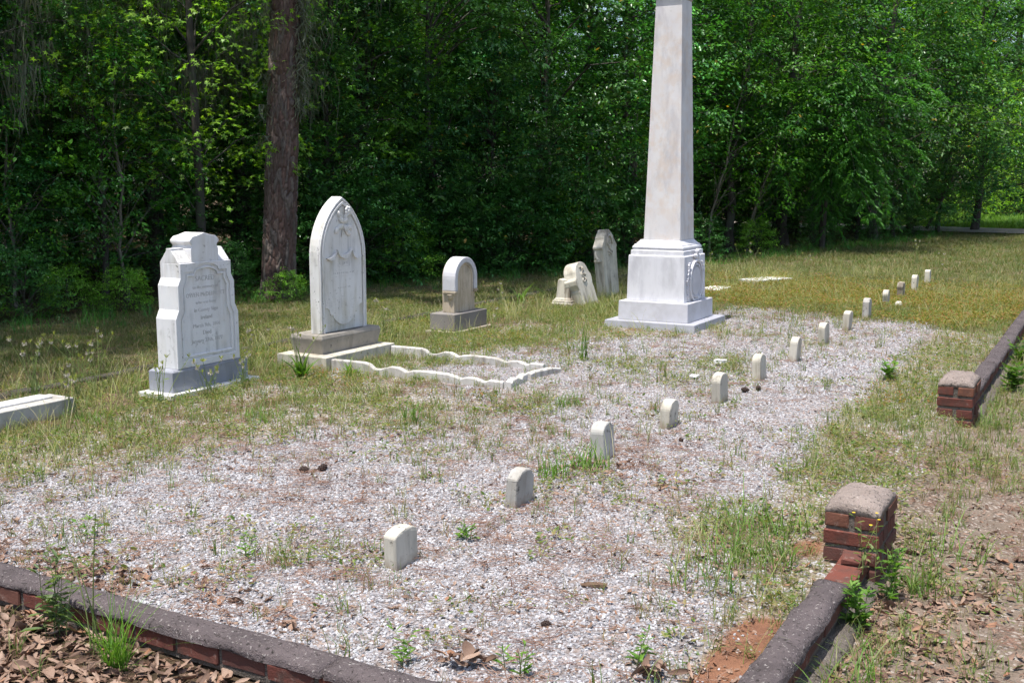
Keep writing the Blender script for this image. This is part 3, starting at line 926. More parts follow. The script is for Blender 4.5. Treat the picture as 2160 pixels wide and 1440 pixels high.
def petal(mb, x, z, ln, w, ang, y=-0.1, th=0.012):
    rot = Matrix.Rotation(-ang, 3, 'Y') @ Matrix.Rotation(rn.uniform(-0.5, 0.5), 3, 'X')
    mb.blob((x + math.cos(ang) * ln / 2, y, z + math.sin(ang) * ln / 2), (ln / 2, th, w / 2), 10, 4, rot)
for (x, z, ln, w, a) in ((0.0, 1.235, 0.06, 0.035, 0.4), (0.01, 1.23, 0.07, 0.04, 2.6), (0.0, 1.22, 0.07, 0.04, 3.6), (0.01, 1.215, 0.075, 0.045, -0.9), (-0.03, 1.26, 0.06, 0.03, 2.0), (0.03, 1.20, 0.07, 0.045, -0.2), (0.02, 1.25, 0.07, 0.03, 1.1), (-0.05, 1.20, 0.06, 0.04, 3.9), (0.03, 1.17, 0.06, 0.04, -0.5)):
    petal(fl, x, z, ln, w, a)
for k in range(7):
    a = k * 2 * math.pi / 7
    fl.blob((0.055 + 0.022 * math.cos(a), -0.103, 1.31 + 0.022 * math.sin(a)), (0.015, 0.012, 0.015), 8, 3)
fl.blob((0.055, -0.108, 1.31), (0.014, 0.012, 0.014), 8, 3)
fl.tube([(0.045, -0.098, 1.285), (0.02, -0.1, 1.25), (0.0, -0.098, 1.2), (-0.02, -0.097, 1.13)], [0.006, 0.007, 0.006, 0.003], 6)
fo = fl.build('carved_flowers', M['marble_gothic'], t, smooth=True)
fo.scale = (1.25, 1.0, 1.25); fo.location = (0, -0.002, -0.31)
MB().ring([(-0.075, 0.845), (0.085, 0.845), (0.085, 0.905), (-0.075, 0.905)], [(-0.072, 0.848), (0.082, 0.848), (0.082, 0.902), (-0.072, 0.902)], -0.0958, -0.09).build('inscription_frame', M['letter'], t)
ms = MB()
for z, xs in ((0.875, [-.055, -.035, -.012, .004, .02, .045, .06]), (0.79, [-.14, -.12, -.09, -.06, -.03, .0, .03, .05, .09, .12, .14]), (0.66, [-.08, -.05, -.03, .0, .02, .06, .08])):
    for x in xs:
        hh = 0.018 if z > 0.85 else 0.008
        ms.box(x, x + rn.uniform(0.003, 0.012), -0.0956, -0.09, z - hh * rn.uniform(0.5, 1), z + hh * rn.uniform(0.4, 1))
ms.build('worn_lettering', M['letter'], t)

# scalloped marble surround in front of the gothic headstone
t = stone_root('grave_surround', 'low white scalloped marble surround in front of the pointed-arch headstone', 7.54, -5.74, 0.0, 'grave surround')
def rail_profile(s):
    """height of the scalloped top along the rail, s in 0..1"""
    P = [(0, .098), (.20, .098), (.235, .085), (.26, .052), (.30, .055), (.36, .085), (.41, .085), (.45, .060), (.46, .050), (.48, .068), (.56, .078), (.70, .072), (.75, .052), (.765, .042), (.79, .058), (.84, .062), (.885, .042), (.90, .034), (.92, .055), (1.0, .052)]
    return float(np.interp(s, [p[0] for p in P], [p[1] for p in P]))
def rail(x0, y0, x1, y1, th, mat, a=0.0, b=1.0, dz=0.0):
    n = 64; bm = bmesh.new(); d = Vector((x1 - x0, y1 - y0)); L = d.length; d /= L; nn_ = Vector((-d.y, d.x))
    rows = []
    for i in range(n + 1):
        s = i / n; hgt = rail_profile(a + (b - a) * s) + dz
        wob = math.sin(s * 9) * 0.004
        cx, cy = x0 + d.x * L * s + nn_.x * wob, y0 + d.y * L * s + nn_.y * wob
        rows.append([bm.verts.new((cx + nn_.x * k * th / 2, cy + nn_.y * k * th / 2, z)) for k, z in ((-1, -0.06), (-1, hgt - 0.008), (-0.75, hgt), (0.75, hgt), (1, hgt - 0.008), (1, -0.06))])
    for i in range(n):
        for k in range(5):
            bm.faces.new((rows[i][k], rows[i + 1][k], rows[i + 1][k + 1], rows[i][k + 1]))
    bm.faces.new(rows[0]); bm.faces.new(rows[-1])
    bmesh.ops.recalc_face_normals(bm, faces=bm.faces)
    me = bpy.data.meshes.new('rail'); bm.to_mesh(me); bm.free()
    return me
mesh_obj('side_rail', rail(-0.44, 0.0, -0.42, -1.66, 0.05, None), M['surround'], t)
mesh_obj('side_rail', rail(0.42, 0.0, 0.44, -1.56, 0.05, None), M['surround'], t)
mesh_obj('foot_rail', rail(-0.42, -1.69, -0.02, -1.62, 0.06, None, 0.75, 0.98), M['surround'], t)
mesh_obj('foot_rail', rail(0.02, -1.63, 0.43, -1.70, 0.06, None, 0.34, 0.44, -0.03), M['surround'], t)

# --- small round-topped headstone
t = stone_root('rounded_headstone', 'small tan round-topped headstone with hood moulding on dark grey base', 9.75, -6.15, 0.0, group='headstones in the back row')
MB().box(-0.40, 0.37, -0.20, 0.17, -0.03, 0.028).build('slab', M['footstone'], t, 0.005)
MB().box(-0.33, 0.33, -0.155, 0.155, 0.028, 0.205).build('base', M['granite_dark'], t, 0.008)
hw2 = 0.207; zc = 0.56
rd = mirror([(hw2, 0.205)] + arc(0, zc, hw2, 0, math.pi / 2, 12))
MB().prism(rd, -0.075, 0.075).build('tablet', M['marble_tan'], t, 0.006)
oarc = [(hw2 + 0.02, 0.435)] + arc(0, zc, hw2 + 0.02, 0, math.pi, 20) + [(-hw2 - 0.02, 0.435)]
iarc = [(hw2 - 0.04, 0.435)] + arc(0, zc, hw2 - 0.04, 0, math.pi, 20) + [(-hw2 + 0.04, 0.435)]
MB().ring(oarc, iarc, -0.10, 0.06, closed=False).build('hood_moulding', M['marble_lavender'], t, 0.012, 3)
o2 = [(hw2 - 0.046, 0.40)] + arc(0, zc, hw2 - 0.046, 0, math.pi, 20) + [(-hw2 + 0.046, 0.40)]
i2_ = [(hw2 - 0.066, 0.40)] + arc(0, zc, hw2 - 0.066, 0, math.pi, 20) + [(-hw2 + 0.066, 0.40)]
MB().ring(o2, i2_, -0.083, -0.07, closed=False).build('inner_moulding', M['marble_tan'], t, 0.004, 2)
for s in (-1, 1):
    cb = MB()
    x0, x1 = sorted((s * (hw2 + 0.026), s * (hw2 - 0.045)))
    cb.box(x0, x1, -0.105, 0.06, 0.415, 0.434)
    cb.box(x0 + 0.008, x1 - 0.008, -0.095, 0.05, 0.400, 0.4145)
    v_ = cb.bm
    xm = s * hw2 * 0.97
    cb.tube([(xm, -0.03, 0.400), (xm, -0.03, 0.36), (xm, -0.03, 0.33)], [0.045, 0.03, 0.006], 8)
    cb.build('corbel', M['marble_tan'], t, 0.002, 1)

# --- leaning broken stone and the stub beside it
t = stone_root('leaning_headstone', 'small round-headed stone leaning steeply to the left near the obelisk', 12.55, -5.97, -0.03, group='headstones in the back row', ry=R(-8), rx=R(-15))
bd = mirror([(0.205, -0.12), (0.208, 0.235), (0.198, 0.25), (0.208, 0.29), (0.222, 0.33), (0.22, 0.385), (0.19, 0.42)] + arc(0, 0.44, 0.175, 0.15, math.pi / 2, 8, 0.15))
MB().prism(bd, -0.09, 0.09).build('tablet', M['old_stone'], t, 0.012)
rl = MB(); rn = random.Random(4)
for k in range(16):
    a = rn.uniform(0, 6.28); r_ = rn.uniform(0, 0.07)
    rl.blob((r_ * math.cos(a), -0.092, 0.40 + 0.12 * rn.uniform(-1, 1)), (0.03, 0.016, 0.014), 8, 3, Matrix.Rotation(rn.uniform(0, 3), 3, 'Y'))
rl.build('carved_relief', M['old_stone'], t, smooth=True)
t = stone_root('broken_obelisk_stub', 'short broken marble stub on moulded foot behind the leaning stone', 12.38, -6.17, 0.0, 'gravestone')
MB().square_loft([(0.15, -0.04), (0.15, 0.03), (0.135, 0.045), (0.138, 0.06), (0.12, 0.075), (0.12, 0.085), (0.10, 0.10), (0.098, 0.11), (0.08, 0.33), (0.06, 0.345)]).build('stub', M['old_stone'], t, 0.005)

# --- gabled pedestal stone
t = stone_root('gabled_pedestal', 'narrow weathered marble pedestal with gabled top left of the obelisk', 13.58, -6.13, 0.0, group='headstones in the back row', ry=R(-2), rx=R(-4.5))
gp = mirror([(0.215, -0.05), (0.225, 0.66), (0.245, 0.68), (0.245, 0.70), (0.155, 0.80), (0.15, 0.825), (0.035, 0.92), (0.0, 0.925)])
MB().prism(gp, -0.085, 0.055).build('shaft', M['old_stone'], t, 0.006)
cv = MB(); rn = random.Random(8)
ao = arc(0, 0.72, 0.085, 0.0, math.pi, 10, 0.14); ai = arc(0, 0.72, 0.065, 0.0, math.pi, 10, 0.115)
cv.ring(ao, ai, -0.105, -0.08, closed=False)
for k in range(12):
    cv.blob((rn.uniform(-0.055, 0.055), -0.092, rn.uniform(0.58, 0.78)), (0.024, 0.018, 0.012), 8, 3, Matrix.Rotation(rn.uniform(0, 3), 3, 'Y'))
cv.build('carved_relief', M['old_stone'], t, smooth=True)
sv = MB()
sv.tube([(-0.222, -0.02, 0.52), (-0.24, 0, 0.54), (-0.24, 0.02, 0.58), (-0.224, 0.02, 0.66)], [0.02, 0.025, 0.02, 0.008], 8)
sv.box(-0.258, -0.22, -0.045, 0.045, 0.50, 0.522)
sv.build('side_bracket', M['old_stone'], t, 0.003, 1)

# --- obelisk
t = stone_root('obelisk_monument', 'tall white marble obelisk on stepped base with carved oval wreath', 11.27, -4.37, 0.0, 'monument')
MB().box(-0.52, 0.52, -0.53, 0.53, -0.05, 0.078, 0.012, 0.012).build('plinth', M['marble_plinth'], t, 0.008)
MB().box(-0.405, 0.405, -0.405, 0.405, 0.078, 0.285, 0.004, 0.004).build('lower_base', M['marble_lavender'], t, 0.006)
MB().square_loft([(0.335, 0.285), (0.325, 0.775)]).build('die', M['marble_obelisk'], t, 0.006)
MB().square_loft([(0.326, 0.7755), (0.318, 0.785), (0.307, 0.786), (0.305, 0.835), (0.296, 0.842), (0.285, 0.843), (0.292, 0.852), (0.296, 0.866), (0.292, 0.88), (0.28, 0.89), (0.278, 0.902), (0.262, 0.906), (0.248, 0.925), (0.232, 0.938), (0.230, 0.950)]).build('cornice', M['marble_obelisk'], t, 0.003, 2)
MB().square_loft([(0.213, 0.9505), (0.148, 3.495)], 0.008, -0.014).build('shaft', M['marble_shaft'], t, 0.006)
MB().square_loft([(0.152, 3.4955), (0.163, 3.54), (0.19, 3.58), (0.195, 3.64), (0.18, 3.66), (0.16, 3.67), (0.0005, 3.98)], 0.008, -0.014).build('capital', M['capital'], t, 0.004)
# oval wreath on the face towards the footstones (local -y)
yf = -0.331
def oval(a, b, n=40, cz=0.50):
    return [(a * math.cos(2 * math.pi * i / n), cz + b * math.sin(2 * math.pi * i / n)) for i in range(n)]
cw = MB()
cw.ring(oval(0.205, 0.235), oval(0.182, 0.212), yf - 0.028, yf + 0.004)
cw.build('wreath_rim', M['marble_obelisk'], t, 0.008, 2)
MB().prism(oval(0.135, 0.165), yf - 0.020, yf + 0.004).build('oval_tablet', M['marble_lavender'], t, 0.012, 3)
wl_ = MB(); rn = random.Random(17)
for k in range(52):
    a = 2 * math.pi * k / 52
    wl_.blob((0.158 * math.cos(a), yf - 0.012, 0.50 + 0.188 * math.sin(a)), (0.022, 0.012, 0.008), 8, 3, Matrix.Rotation(-(a + math.pi / 2 + 0.6), 3, 'Y'))
for k in range(44):
    s = -1 if k % 2 else 1; zz = 0.30 + 0.42 * (k // 2) / 22
    if abs(zz - 0.5) < 0.28:
        ax = 0.215 * math.sqrt(max(0, 1 - ((zz - 0.5) / 0.30) ** 2)) + 0.022
        wl_.blob((s * min(0.30, ax + rn.uniform(0, 0.03)), yf - 0.006, zz), (0.022, 0.014, 0.011), 8, 3, Matrix.Rotation(rn.uniform(0, 3), 3, 'Y'))
wl_.build('wreath_leaves', M['marble_obelisk'], t, smooth=True)
kn = MB()
for (x, z, ln, w, a) in ((0, 0.745, 0.10, 0.05, 0.5), (0, 0.745, 0.10, 0.05, 2.6), (0, 0.76, 0.08, 0.04, 1.57), (0, 0.74, 0.09, 0.04, -0.4), (0, 0.74, 0.09, 0.04, 3.5), (0, 0.80, 0.06, 0.05, 1.2), (0, 0.80, 0.06, 0.05, 2.0)):
    petal(kn, x, z, ln, w, a, yf - 0.02, 0.022)
for (x, z, ln, w, a) in ((0, 0.30, 0.09, 0.04, 0.6), (0, 0.30, 0.09, 0.04, 2.5), (0, 0.29, 0.07, 0.04, 1.57), (0, 0.30, 0.10, 0.035, -0.1), (0, 0.30, 0.10, 0.035, 3.2)):
    petal(kn, x, z, ln, w, a, yf - 0.016, 0.016)
kn.build('carved_bow', M['marble_obelisk'], t, smooth=True)

# --- flat slabs
t = stone_root('marble_base_block', 'long low white marble block lying at the left edge in the grass', 4.32, -6.30, 0.0, 'grave base')
MB().box(-0.75, 0.52, -0.13, 0.13, -0.06, 0.125).build('block', M['footstone_grey'], t, 0.006)
MB().box(-0.75, 0.43, -0.02, 0.115, 0.1255, 0.139).build('top_step', M['marble'], t, 0.004)
t = stone_root('ledger_slab', 'small flat white slab in the grass right of the obelisk', 14.95, -5.05, 0.0, 'grave slab')
MB().box(-0.28, 0.30, -0.16, 0.16, -0.05, 0.055).build('slab', M['marble'], t, 0.006)
t = stone_root('ledger_slab', 'long thin white slab half hidden in grass, beyond the small flat slab', 16.85, -4.85, 0.0, 'grave slab', yaw=R(-25))
MB().box(-0.42, 0.40, -0.20, 0.20, -0.05, 0.05).build('slab', M['marble'], t, 0.006)

# --- the row of footstones
FS = [ # u, v, width, depth, height, top, tilt-x, tilt-y, material, label
    (3.575, -2.55, .152, .066, .170, 'low', 0, -1, 'footstone', 'cream footstone with low curved top, nearest the front brick kerb'),
    (4.56, -2.53, .175, .065, .188, 'point', 1, 1, 'footstone_grey', 'grey footstone with a peaked top, second from the front kerb'),
    (5.60, -2.54, .155, .085, .225, 'round', -1, -1, 'footstone_grey', 'tall grey round-topped footstone behind two bright grass tufts, third from front kerb'),
    (6.51, -2.49, .18, .07, .185, 'round', 1, 0, 'footstone', 'squat bright round-topped footstone, fourth from the front kerb'),
    (7.46, -2.46, .165, .07, .22, 'round', 0, -2, 'footstone', 'round-topped footstone left of two pine cones, fifth from front kerb'),
    (8.44, -2.46, .17, .07, .215, 'round', -1, 1, 'footstone', 'round-topped footstone just beyond the two pine cones, sixth from front kerb'),
    (9.55, -2.47, .16, .07, .22, 'round', 1, 1, 'footstone', 'round-topped footstone in open gravel, seventh from the front kerb'),
    (10.72, -2.49, .165, .07, .21, 'round', 0, -1, 'footstone', 'round-topped footstone level with the obelisk, eighth from front kerb'),
    (11.76, -2.49, .16, .07, .21, 'low', 1, 0, 'footstone', 'pale footstone with low curved top, ninth from the front kerb'),
    (12.93, -2.52, .17, .075, .24, 'point', 0, 1, 'footstone_grey', 'grey footstone with dark right edge where gravel ends, tenth from front kerb'),
    (14.34, -2.56, .165, .07, .21, 'round', 0, -4, 'footstone', 'tilted footstone beside a low stump, eleventh from the front kerb'),
    (15.45, -2.57, .17, .08, .22, 'rough', 0, 0, 'old_stone', 'worn pitted footstone in yellow weeds, twelfth from the front kerb'),
    (16.38, -2.54, .17, .075, .25, 'round', 0, 2, 'footstone', 'round-topped footstone, second from the far end of row'),
    (17.50, -2.53, .17, .075, .24, 'low', 0, 1, 'footstone', 'small footstone in the grass, last at the far end of row'),
]
def footstone(k, u, v, w, d, h, top, tx, ty, mat, label):
    h2 = w / 2
    if top == 'round':
        pr = mirror([(h2 * 1.02, -0.12), (h2, h - h2 * 0.72)] + arc(0, h - h2 * 0.72, h2, 0, math.pi / 2, 7, h2 * 0.72)[1:])
    elif top == 'low':
        pr = mirror([(h2 * 1.03, -0.12), (h2, h - h2 * 0.42)] + arc(0, h - h2 * 0.42, h2, 0, math.pi / 2, 7, h2 * 0.42)[1:])
    elif top == 'point':
        pr = mirror([(h2 * 1.03, -0.12), (h2, h - 0.045), (h2 * 0.55, h - 0.008), (0.0, h)])
    else:
        pr = mirror([(h2, -0.12), (h2 * 0.9, h * 0.5), (h2, h - 0.06), (h2 * 0.75, h - 0.02), (h2 * 0.4, h), (0.0, h - 0.015)])
    b = MB(); b.prism(pr, -d / 2, d / 2)
    o = b.build('footstone', M[mat], None, 0.010 if top != 'rough' else 0.014, 3, wear=0.0011, seed=k)
    o.location = W(u, v, gz1(u, v) - 0.004); o.rotation_euler = (R(tx * 2.8), R(ty * 2.6), ROT + R((k * 37 % 7 - 3) * 0.8))
    tag(o, label, 'footstone', 'footstones in a row')
for k, f in enumerate(FS):
    footstone(k, *f)
b = MB(); b.blob((0, 0, 0.03), (0.05, 0.045, 0.05), 12, 6)
o = b.build('stone_stump', M['footstone'], None, smooth=True, wear=0.004); o.location = W(14.2, -2.38, gz1(14.2, -2.38))
tag(o, 'low rounded white stone stump right of the tilted footstone', 'stone')
for k, (u, v, s, lab) in enumerate(((8.24, -2.94, (0.075, 0.032, 0.012), 'flat white marble chip lying on gravel left of the footstone row'), (8.96, -2.96, (0.045, 0.04, 0.025), 'lumpy white stone on gravel beyond the flat marble chip'))):
    b = MB(); b.box(-s[0], s[0], -s[1], s[1], 0, s[2] * 1.6)
    o = b.build('marble_chip', M['marble'], None, 0.008, 2, wear=0.004, seed=k); o.location = W(u, v, gz1(u, v) + 0.006); o.rotation_euler = (0.05, 0.04, ROT + 0.2 + k)
    tag(o, lab, 'stone')

# ------------------------------------------------------------------ leaves and blades (numpy)
def leaf_tpl(kind):
    if kind == 'oval':
        V = [(0, 0, 0), (.38, .25, .05), (.38, -.25, .05), (.78, .17, .035), (.78, -.17, .035), (1, 0, -.05)]
        F = [(0, 1, 3, 5), (0, 5, 4, 2)]
    elif kind == 'narrow':
        V = [(0, 0, 0), (.35, .14, .03), (.35, -.14, .03), (.75, .10, .02), (.75, -.10, .02), (1, 0, -.10)]
        F = [(0, 1, 3, 5), (0, 5, 4, 2)]
    elif kind == 'star':
        c = (.42, 0, -.02); V = [c]; F = []
        angs = [-2.15, -1.08, 0, 1.08, 2.15]; rad = [.42, .55, .62, .55, .42]
        notch = [-2.75, -1.6, -.54, .54, 1.6, 2.75]
        for a in notch: V.append((c[0] + .2 * math.cos(a), .2 * math.sin(a), .0))
        for a, r in zip(angs, rad): V.append((c[0] + r * math.cos(a), r * math.sin(a), -.06))
        for i in range(5): F.append((0, 1 + i, 7 + i, 2 + i))
    return np.array(V, float), np.array(F, int)

def nrm(a):
    return a / np.maximum(np.linalg.norm(a, axis=1, keepdims=True), 1e-9)

def leaves_arrays(pos, d, nr, size, kind, tone):
    T, F = leaf_tpl(kind)
    x = nrm(d); z = nrm(nr - x * np.sum(nr * x, 1, keepdims=True)); y = np.cross(z, x)
    n, k = len(pos), len(T)
    V = pos[:, None, :] + size[:, None, None] * (T[None, :, 0:1] * x[:, None, :] + T[None, :, 1:2] * y[:, None, :] + T[None, :, 2:3] * z[:, None, :])
    FF = (F[None, :, :] + (np.arange(n) * k)[:, None, None]).reshape(-1, 4)
    return V.reshape(-1, 3), FF, np.repeat(tone, k, 0)

def blades_arrays(n, rg, lmin, lmax, w, spread, droop, tones, seg=4, base_r=0.02, up=0.35):
    """curved grass blades growing from round the origin"""
    L = rg.uniform(lmin, lmax, n); th = rg.uniform(0, 2 * np.pi, n)
    lean = np.abs(rg.normal(0, spread, n)) + up * 0.1
    dr = droop * rg.uniform(0.4, 1.4, n)
    br = base_r * np.sqrt(rg.uniform(0, 1, n)); bt = rg.uniform(0, 2 * np.pi, n)
    dx, dy = np.cos(th), np.sin(th)
    sx, sy = -dy, dx
    V = np.zeros((n, seg + 1, 2, 3))
    r = np.zeros(n); z = np.zeros(n)
    ang = lean.copy()
    tw = rg.uniform(-0.9, 0.9, n)
    for i in range(seg + 1):
        t = i / seg
        ww = w * (1 - t ** 1.6) * rg.uniform(0.8, 1.2, n) * 0.5 + 0.0003
        cx = br * np.cos(bt) + dx * r; cy = br * np.sin(bt) + dy * r
        c, s = np.cos(tw), np.sin(tw)
        wx = sx * c + dx * s * 0.6; wy = sy * c + dy * s * 0.6
        for k, sg in ((0, -1), (1, 1)):
            V[:, i, k, 0] = cx + sg * ww * wx; V[:, i, k, 1] = cy + sg * ww * wy; V[:, i, k, 2] = z
        r = r + np.sin(ang) * L / seg; z = z + np.cos(ang) * L / seg
        ang = ang + dr / seg * (1 + t)
    idx = np.arange(n)[:, None] * (2 * (seg + 1)); ks = np.arange(seg)[None, :] * 2
    b = (idx + ks).reshape(-1)
    F = np.stack([b, b + 1, b + 3, b + 2], 1)
    tone = np.asarray(tones)[rg.integers(0, len(tones), n)] * rg.uniform(0.8, 1.2, (n, 1))
    return V.reshape(-1, 3), F, np.repeat(tone, 2 * (seg + 1), 0)

def join(parts):
    Vs, Fs, Ts = [], [], []; o = 0
    for V, F, T in parts:
        Vs.append(V); Fs.append(F + o); Ts.append(T); o += len(V)
    return np.concatenate(Vs), np.concatenate(Fs), np.concatenate(Ts)

def stems_arrays(paths, radii, tone, n=4):
    """thin tubes as quads: paths (list of k x 3 arrays)"""
    Vs, Fs = [], []; o = 0
    for p, rd in zip(paths, radii):
        p = np.asarray(p, float); k = len(p); rd = np.asarray(rd, float)
        d = np.gradient(p, axis=0); d = nrm(d)
        ref = np.array([0.31, 0.95, 0.05]) if abs(d[0, 2]) > 0.8 else np.array([0.0, 0.0, 1.0])
        a = nrm(np.cross(d, ref)); b = np.cross(d, a)
        an = 2 * np.pi * np.arange(n) / n
        V = p[:, None, :] + rd[:, None, None] * (np.cos(an)[None, :, None] * a[:, None, :] + np.sin(an)[None, :, None] * b[:, None, :])
        Vs.append(V.reshape(-1, 3))
        i, j = np.meshgrid(np.arange(k - 1), np.arange(n), indexing='ij'); i = i.ravel(); j = j.ravel()
        Fs.append(np.stack([i * n + j, i * n + (j + 1) % n, (i + 1) * n + (j + 1) % n, (i + 1) * n + j], 1) + o)
        o += k * n
    V = np.concatenate(Vs); F = np.concatenate(Fs)
    return V, F, np.tile(np.asarray(tone, float), (len(V), 1))

G_DARK = np.array([1, 1.28, 1]) * np.array([(.046, .118, .030), (.060, .142, .036), (.040, .100, .030), (.075, .160, .042)])
G_MID = np.array([1.15, 1.42, 1.05]) * np.array([(.058, .135, .030), (.070, .155, .034), (.050, .118, .030), (.085, .17, .038)])
G_LIME = np.array([1.35, 1.5, 1.05]) * np.array([(.10, .195, .034), (.12, .22, .042), (.085, .17, .032), (.14, .235, .055)])
G_BLUE = np.array([1, 1.28, 1.1]) * np.array([(.042, .108, .046), (.052, .125, .055), (.036, .09, .040)])

def crown_arrays(seed, z0, z1, rad, shape, n_cl, n_leaf, spray, size, kind, tones, droop=0.25, up=0.25, inner=0.25, lean=(0, 0), yellow=0.0, lump=0.5):
    rg = np.random.default_rng(seed)
    t = rg.uniform(0, 1, n_cl) ** 0.9
    h = z0 + (z1 - z0) * t
    th = rg.uniform(0, 2 * np.pi, n_cl)
    lump_n = vnoise(th * 1.6 + 7, h * 0.9, seed) * 0.6 + vnoise(th * 3.7, h * 1.9, seed + 3) * 0.4
    rm = rad * shape(t) * (1 + lump * 1.6 * (lump_n - 0.5))
    r = rm * np.sqrt(rg.uniform(inner, 1, n_cl))
    c = np.stack([r * np.cos(th) + lean[0] * h, r * np.sin(th) + lean[1] * h, h + rg.normal(0, 0.1, n_cl)], 1)
    d = np.stack([np.cos(th) + rg.normal(0, .35, n_cl), np.sin(th) + rg.normal(0, .35, n_cl), rg.normal(up, .3, n_cl)], 1)
    d = nrm(d)
    L = spray * rg.uniform(0.6, 1.3, n_cl)
    side = nrm(np.cross(d, np.array([0, 0, 1.0])) + rg.normal(0, .15, (n_cl, 3)))
    upv = np.cross(side, d)
    # leaves
    m = n_leaf
    s = rg.uniform(-0.1, 1, (n_cl, m)); sd = rg.choice([-1, 1], (n_cl, m)) * rg.uniform(0.0, 1, (n_cl, m)) ** 0.7
    lat = sd * (0.42 * (1.15 - 0.75 * np.clip(s, 0, 1))) * L[:, None]
    vert = rg.normal(0, 0.07, (n_cl, m)) * L[:, None] - droop * (s ** 2 + 0.6 * sd ** 2) * L[:, None] * 0.6
    pos = c[:, None, :] + d[:, None, :] * (s * L[:, None])[..., None] + side[:, None, :] * lat[..., None] + np.array([0, 0, 1.0]) * vert[..., None]
    ld = d[:, None, :] * 0.8 + side[:, None, :] * (np.sign(sd) * 0.7)[..., None] + rg.normal(0, .38, (n_cl, m, 3)); ld[..., 2] -= 0.25 + droop
    ln = upv[:, None, :] * 0.9 + np.array([0, 0, 0.5]) + rg.normal(0, .42, (n_cl, m, 3))
    ct = tones[rg.integers(0, len(tones), n_cl)] * rg.uniform(0.6, 1.4, (n_cl, 1))
    lt = ct[:, None, :] * rg.uniform(0.6, 1.5, (n_cl, m, 1))
    if yellow:
        y = rg.uniform(0, 1, (n_cl, m)) < yellow
        lt[y] = np.array([.30, .22, .035])
    sz = size * rg.uniform(0.65, 1.25, (n_cl, m))
    A = leaves_arrays(pos.reshape(-1, 3), ld.reshape(-1, 3), ln.reshape(-1, 3), sz.ravel(), kind, lt.reshape(-1, 3))
    return A, c, d, L

def trunk_arrays(seed, H, r0, clusters, lean=(0, 0), crook=0.12, n_limb=45, limb_r=0.02, nseg=14, forks=0, taper=0.25):
    rg = np.random.default_rng(seed + 500)
    z = np.linspace(-0.15, H, nseg)
    wx = np.cumsum(rg.normal(0, crook / nseg ** 0.5, nseg)); wy = np.cumsum(rg.normal(0, crook / nseg ** 0.5, nseg))
    wx -= wx[0]; wy -= wy[0]
    p = np.stack([wx + lean[0] * z, wy + lean[1] * z, z], 1)
    rd = r0 * (1 - (1 - taper) * np.clip(z / H, 0, 1)) ; rd[0] *= 1.45; rd[1] *= 1.12
    paths = [p]; radii = [rd]
    if len(clusters):
        sel = rg.choice(len(clusters), min(n_limb, len(clusters)), replace=False)
        for k in sel:
            e = clusters[k]
            zb = max(0.25 * H * rg.uniform(0.4, 1), min(e[2] - rg.uniform(0.3, 1.4), H * 0.97)); zb = min(zb, H * .98)
            b = np.array([np.interp(zb, z, p[:, 0]), np.interp(zb, z, p[:, 1]), zb])
            t = np.linspace(0, 1, 6)[:, None]
            mid = b + (e - b) * t + np.array([0, 0, 1.0]) * (np.sin(t * np.pi) * 0.12 * np.linalg.norm(e - b)) + rg.normal(0, 0.03, (6, 3)) * np.sin(t * np.pi)
            paths.append(mid); radii.append(np.linspace(limb_r, limb_r * 0.25, 6) * rg.uniform(0.6, 1.4))
    V, F, T = stems_arrays(paths[:1], radii[:1], (.1, .1, .1), 10)
    if len(paths) > 1:
        V, F, T = join([(V, F, T), stems_arrays(paths[1:], radii[1:], (.1, .1, .1), 5)])
    return V, F

def smooth(me):
    me.polygons.foreach_set('use_smooth', [True] * len(me.polygons)); return me

def moss_arrays(seed, pts, n_per, lmin, lmax, sp=0.10):
    rg = np.random.default_rng(seed); parts = []
    for p in pts:
        m = int(n_per * rg.uniform(0.6, 1.4))
        L = rg.uniform(lmin, lmax, m); off = rg.normal(0, sp, (m, 2)); th = rg.uniform(0, np.pi, m)
        seg = 3; V = np.zeros((m, seg + 1, 2, 3)); sw = rg.normal(0, 0.09, (m, 2)); wv = rg.normal(0, 0.035, (m, 2, seg + 1)); wv[..., 0] = 0
        for i in range(seg + 1):
            t = i / seg; w = 0.010 * (1 - 0.7 * t)
            for k, sg in ((0, -1), (1, 1)):
                V[:, i, k, 0] = p[0] + off[:, 0] * (1 - .5 * t) + sw[:, 0] * t + wv[:, 0, i] + sg * w * np.cos(th + t)
                V[:, i, k, 1] = p[1] + off[:, 1] * (1 - .5 * t) + sw[:, 1] * t + wv[:, 1, i] + sg * w * np.sin(th + t)
                V[:, i, k, 2] = p[2] - L * t
        b = (np.arange(m)[:, None] * 8 + np.arange(seg)[None, :] * 2).reshape(-1)
        tone = np.repeat(np.array([[.17, .18, .135]]) * rg.uniform(.7, 1.25, (m, 1)), 8, 0)
        parts.append((V.reshape(-1, 3), np.stack([b, b + 1, b + 3, b + 2], 1), tone))
    return join(parts)

# ------------------------------------------------------------------ tree prototypes (mesh data shared by the trees of a kind)
def egg(t): return np.sin(np.pi * np.clip(t, 0.02, 1) ** 0.75) ** 0.6
def dome(t): return np.sqrt(np.clip(1 - (t * 0.98) ** 2.2, 0, 1)) * (0.75 + 0.25 * np.clip(t * 5, 0, 1))
def column(t): return (0.75 + 0.25 * np.sin(t * 9)) * (1 - 0.5 * t ** 3)

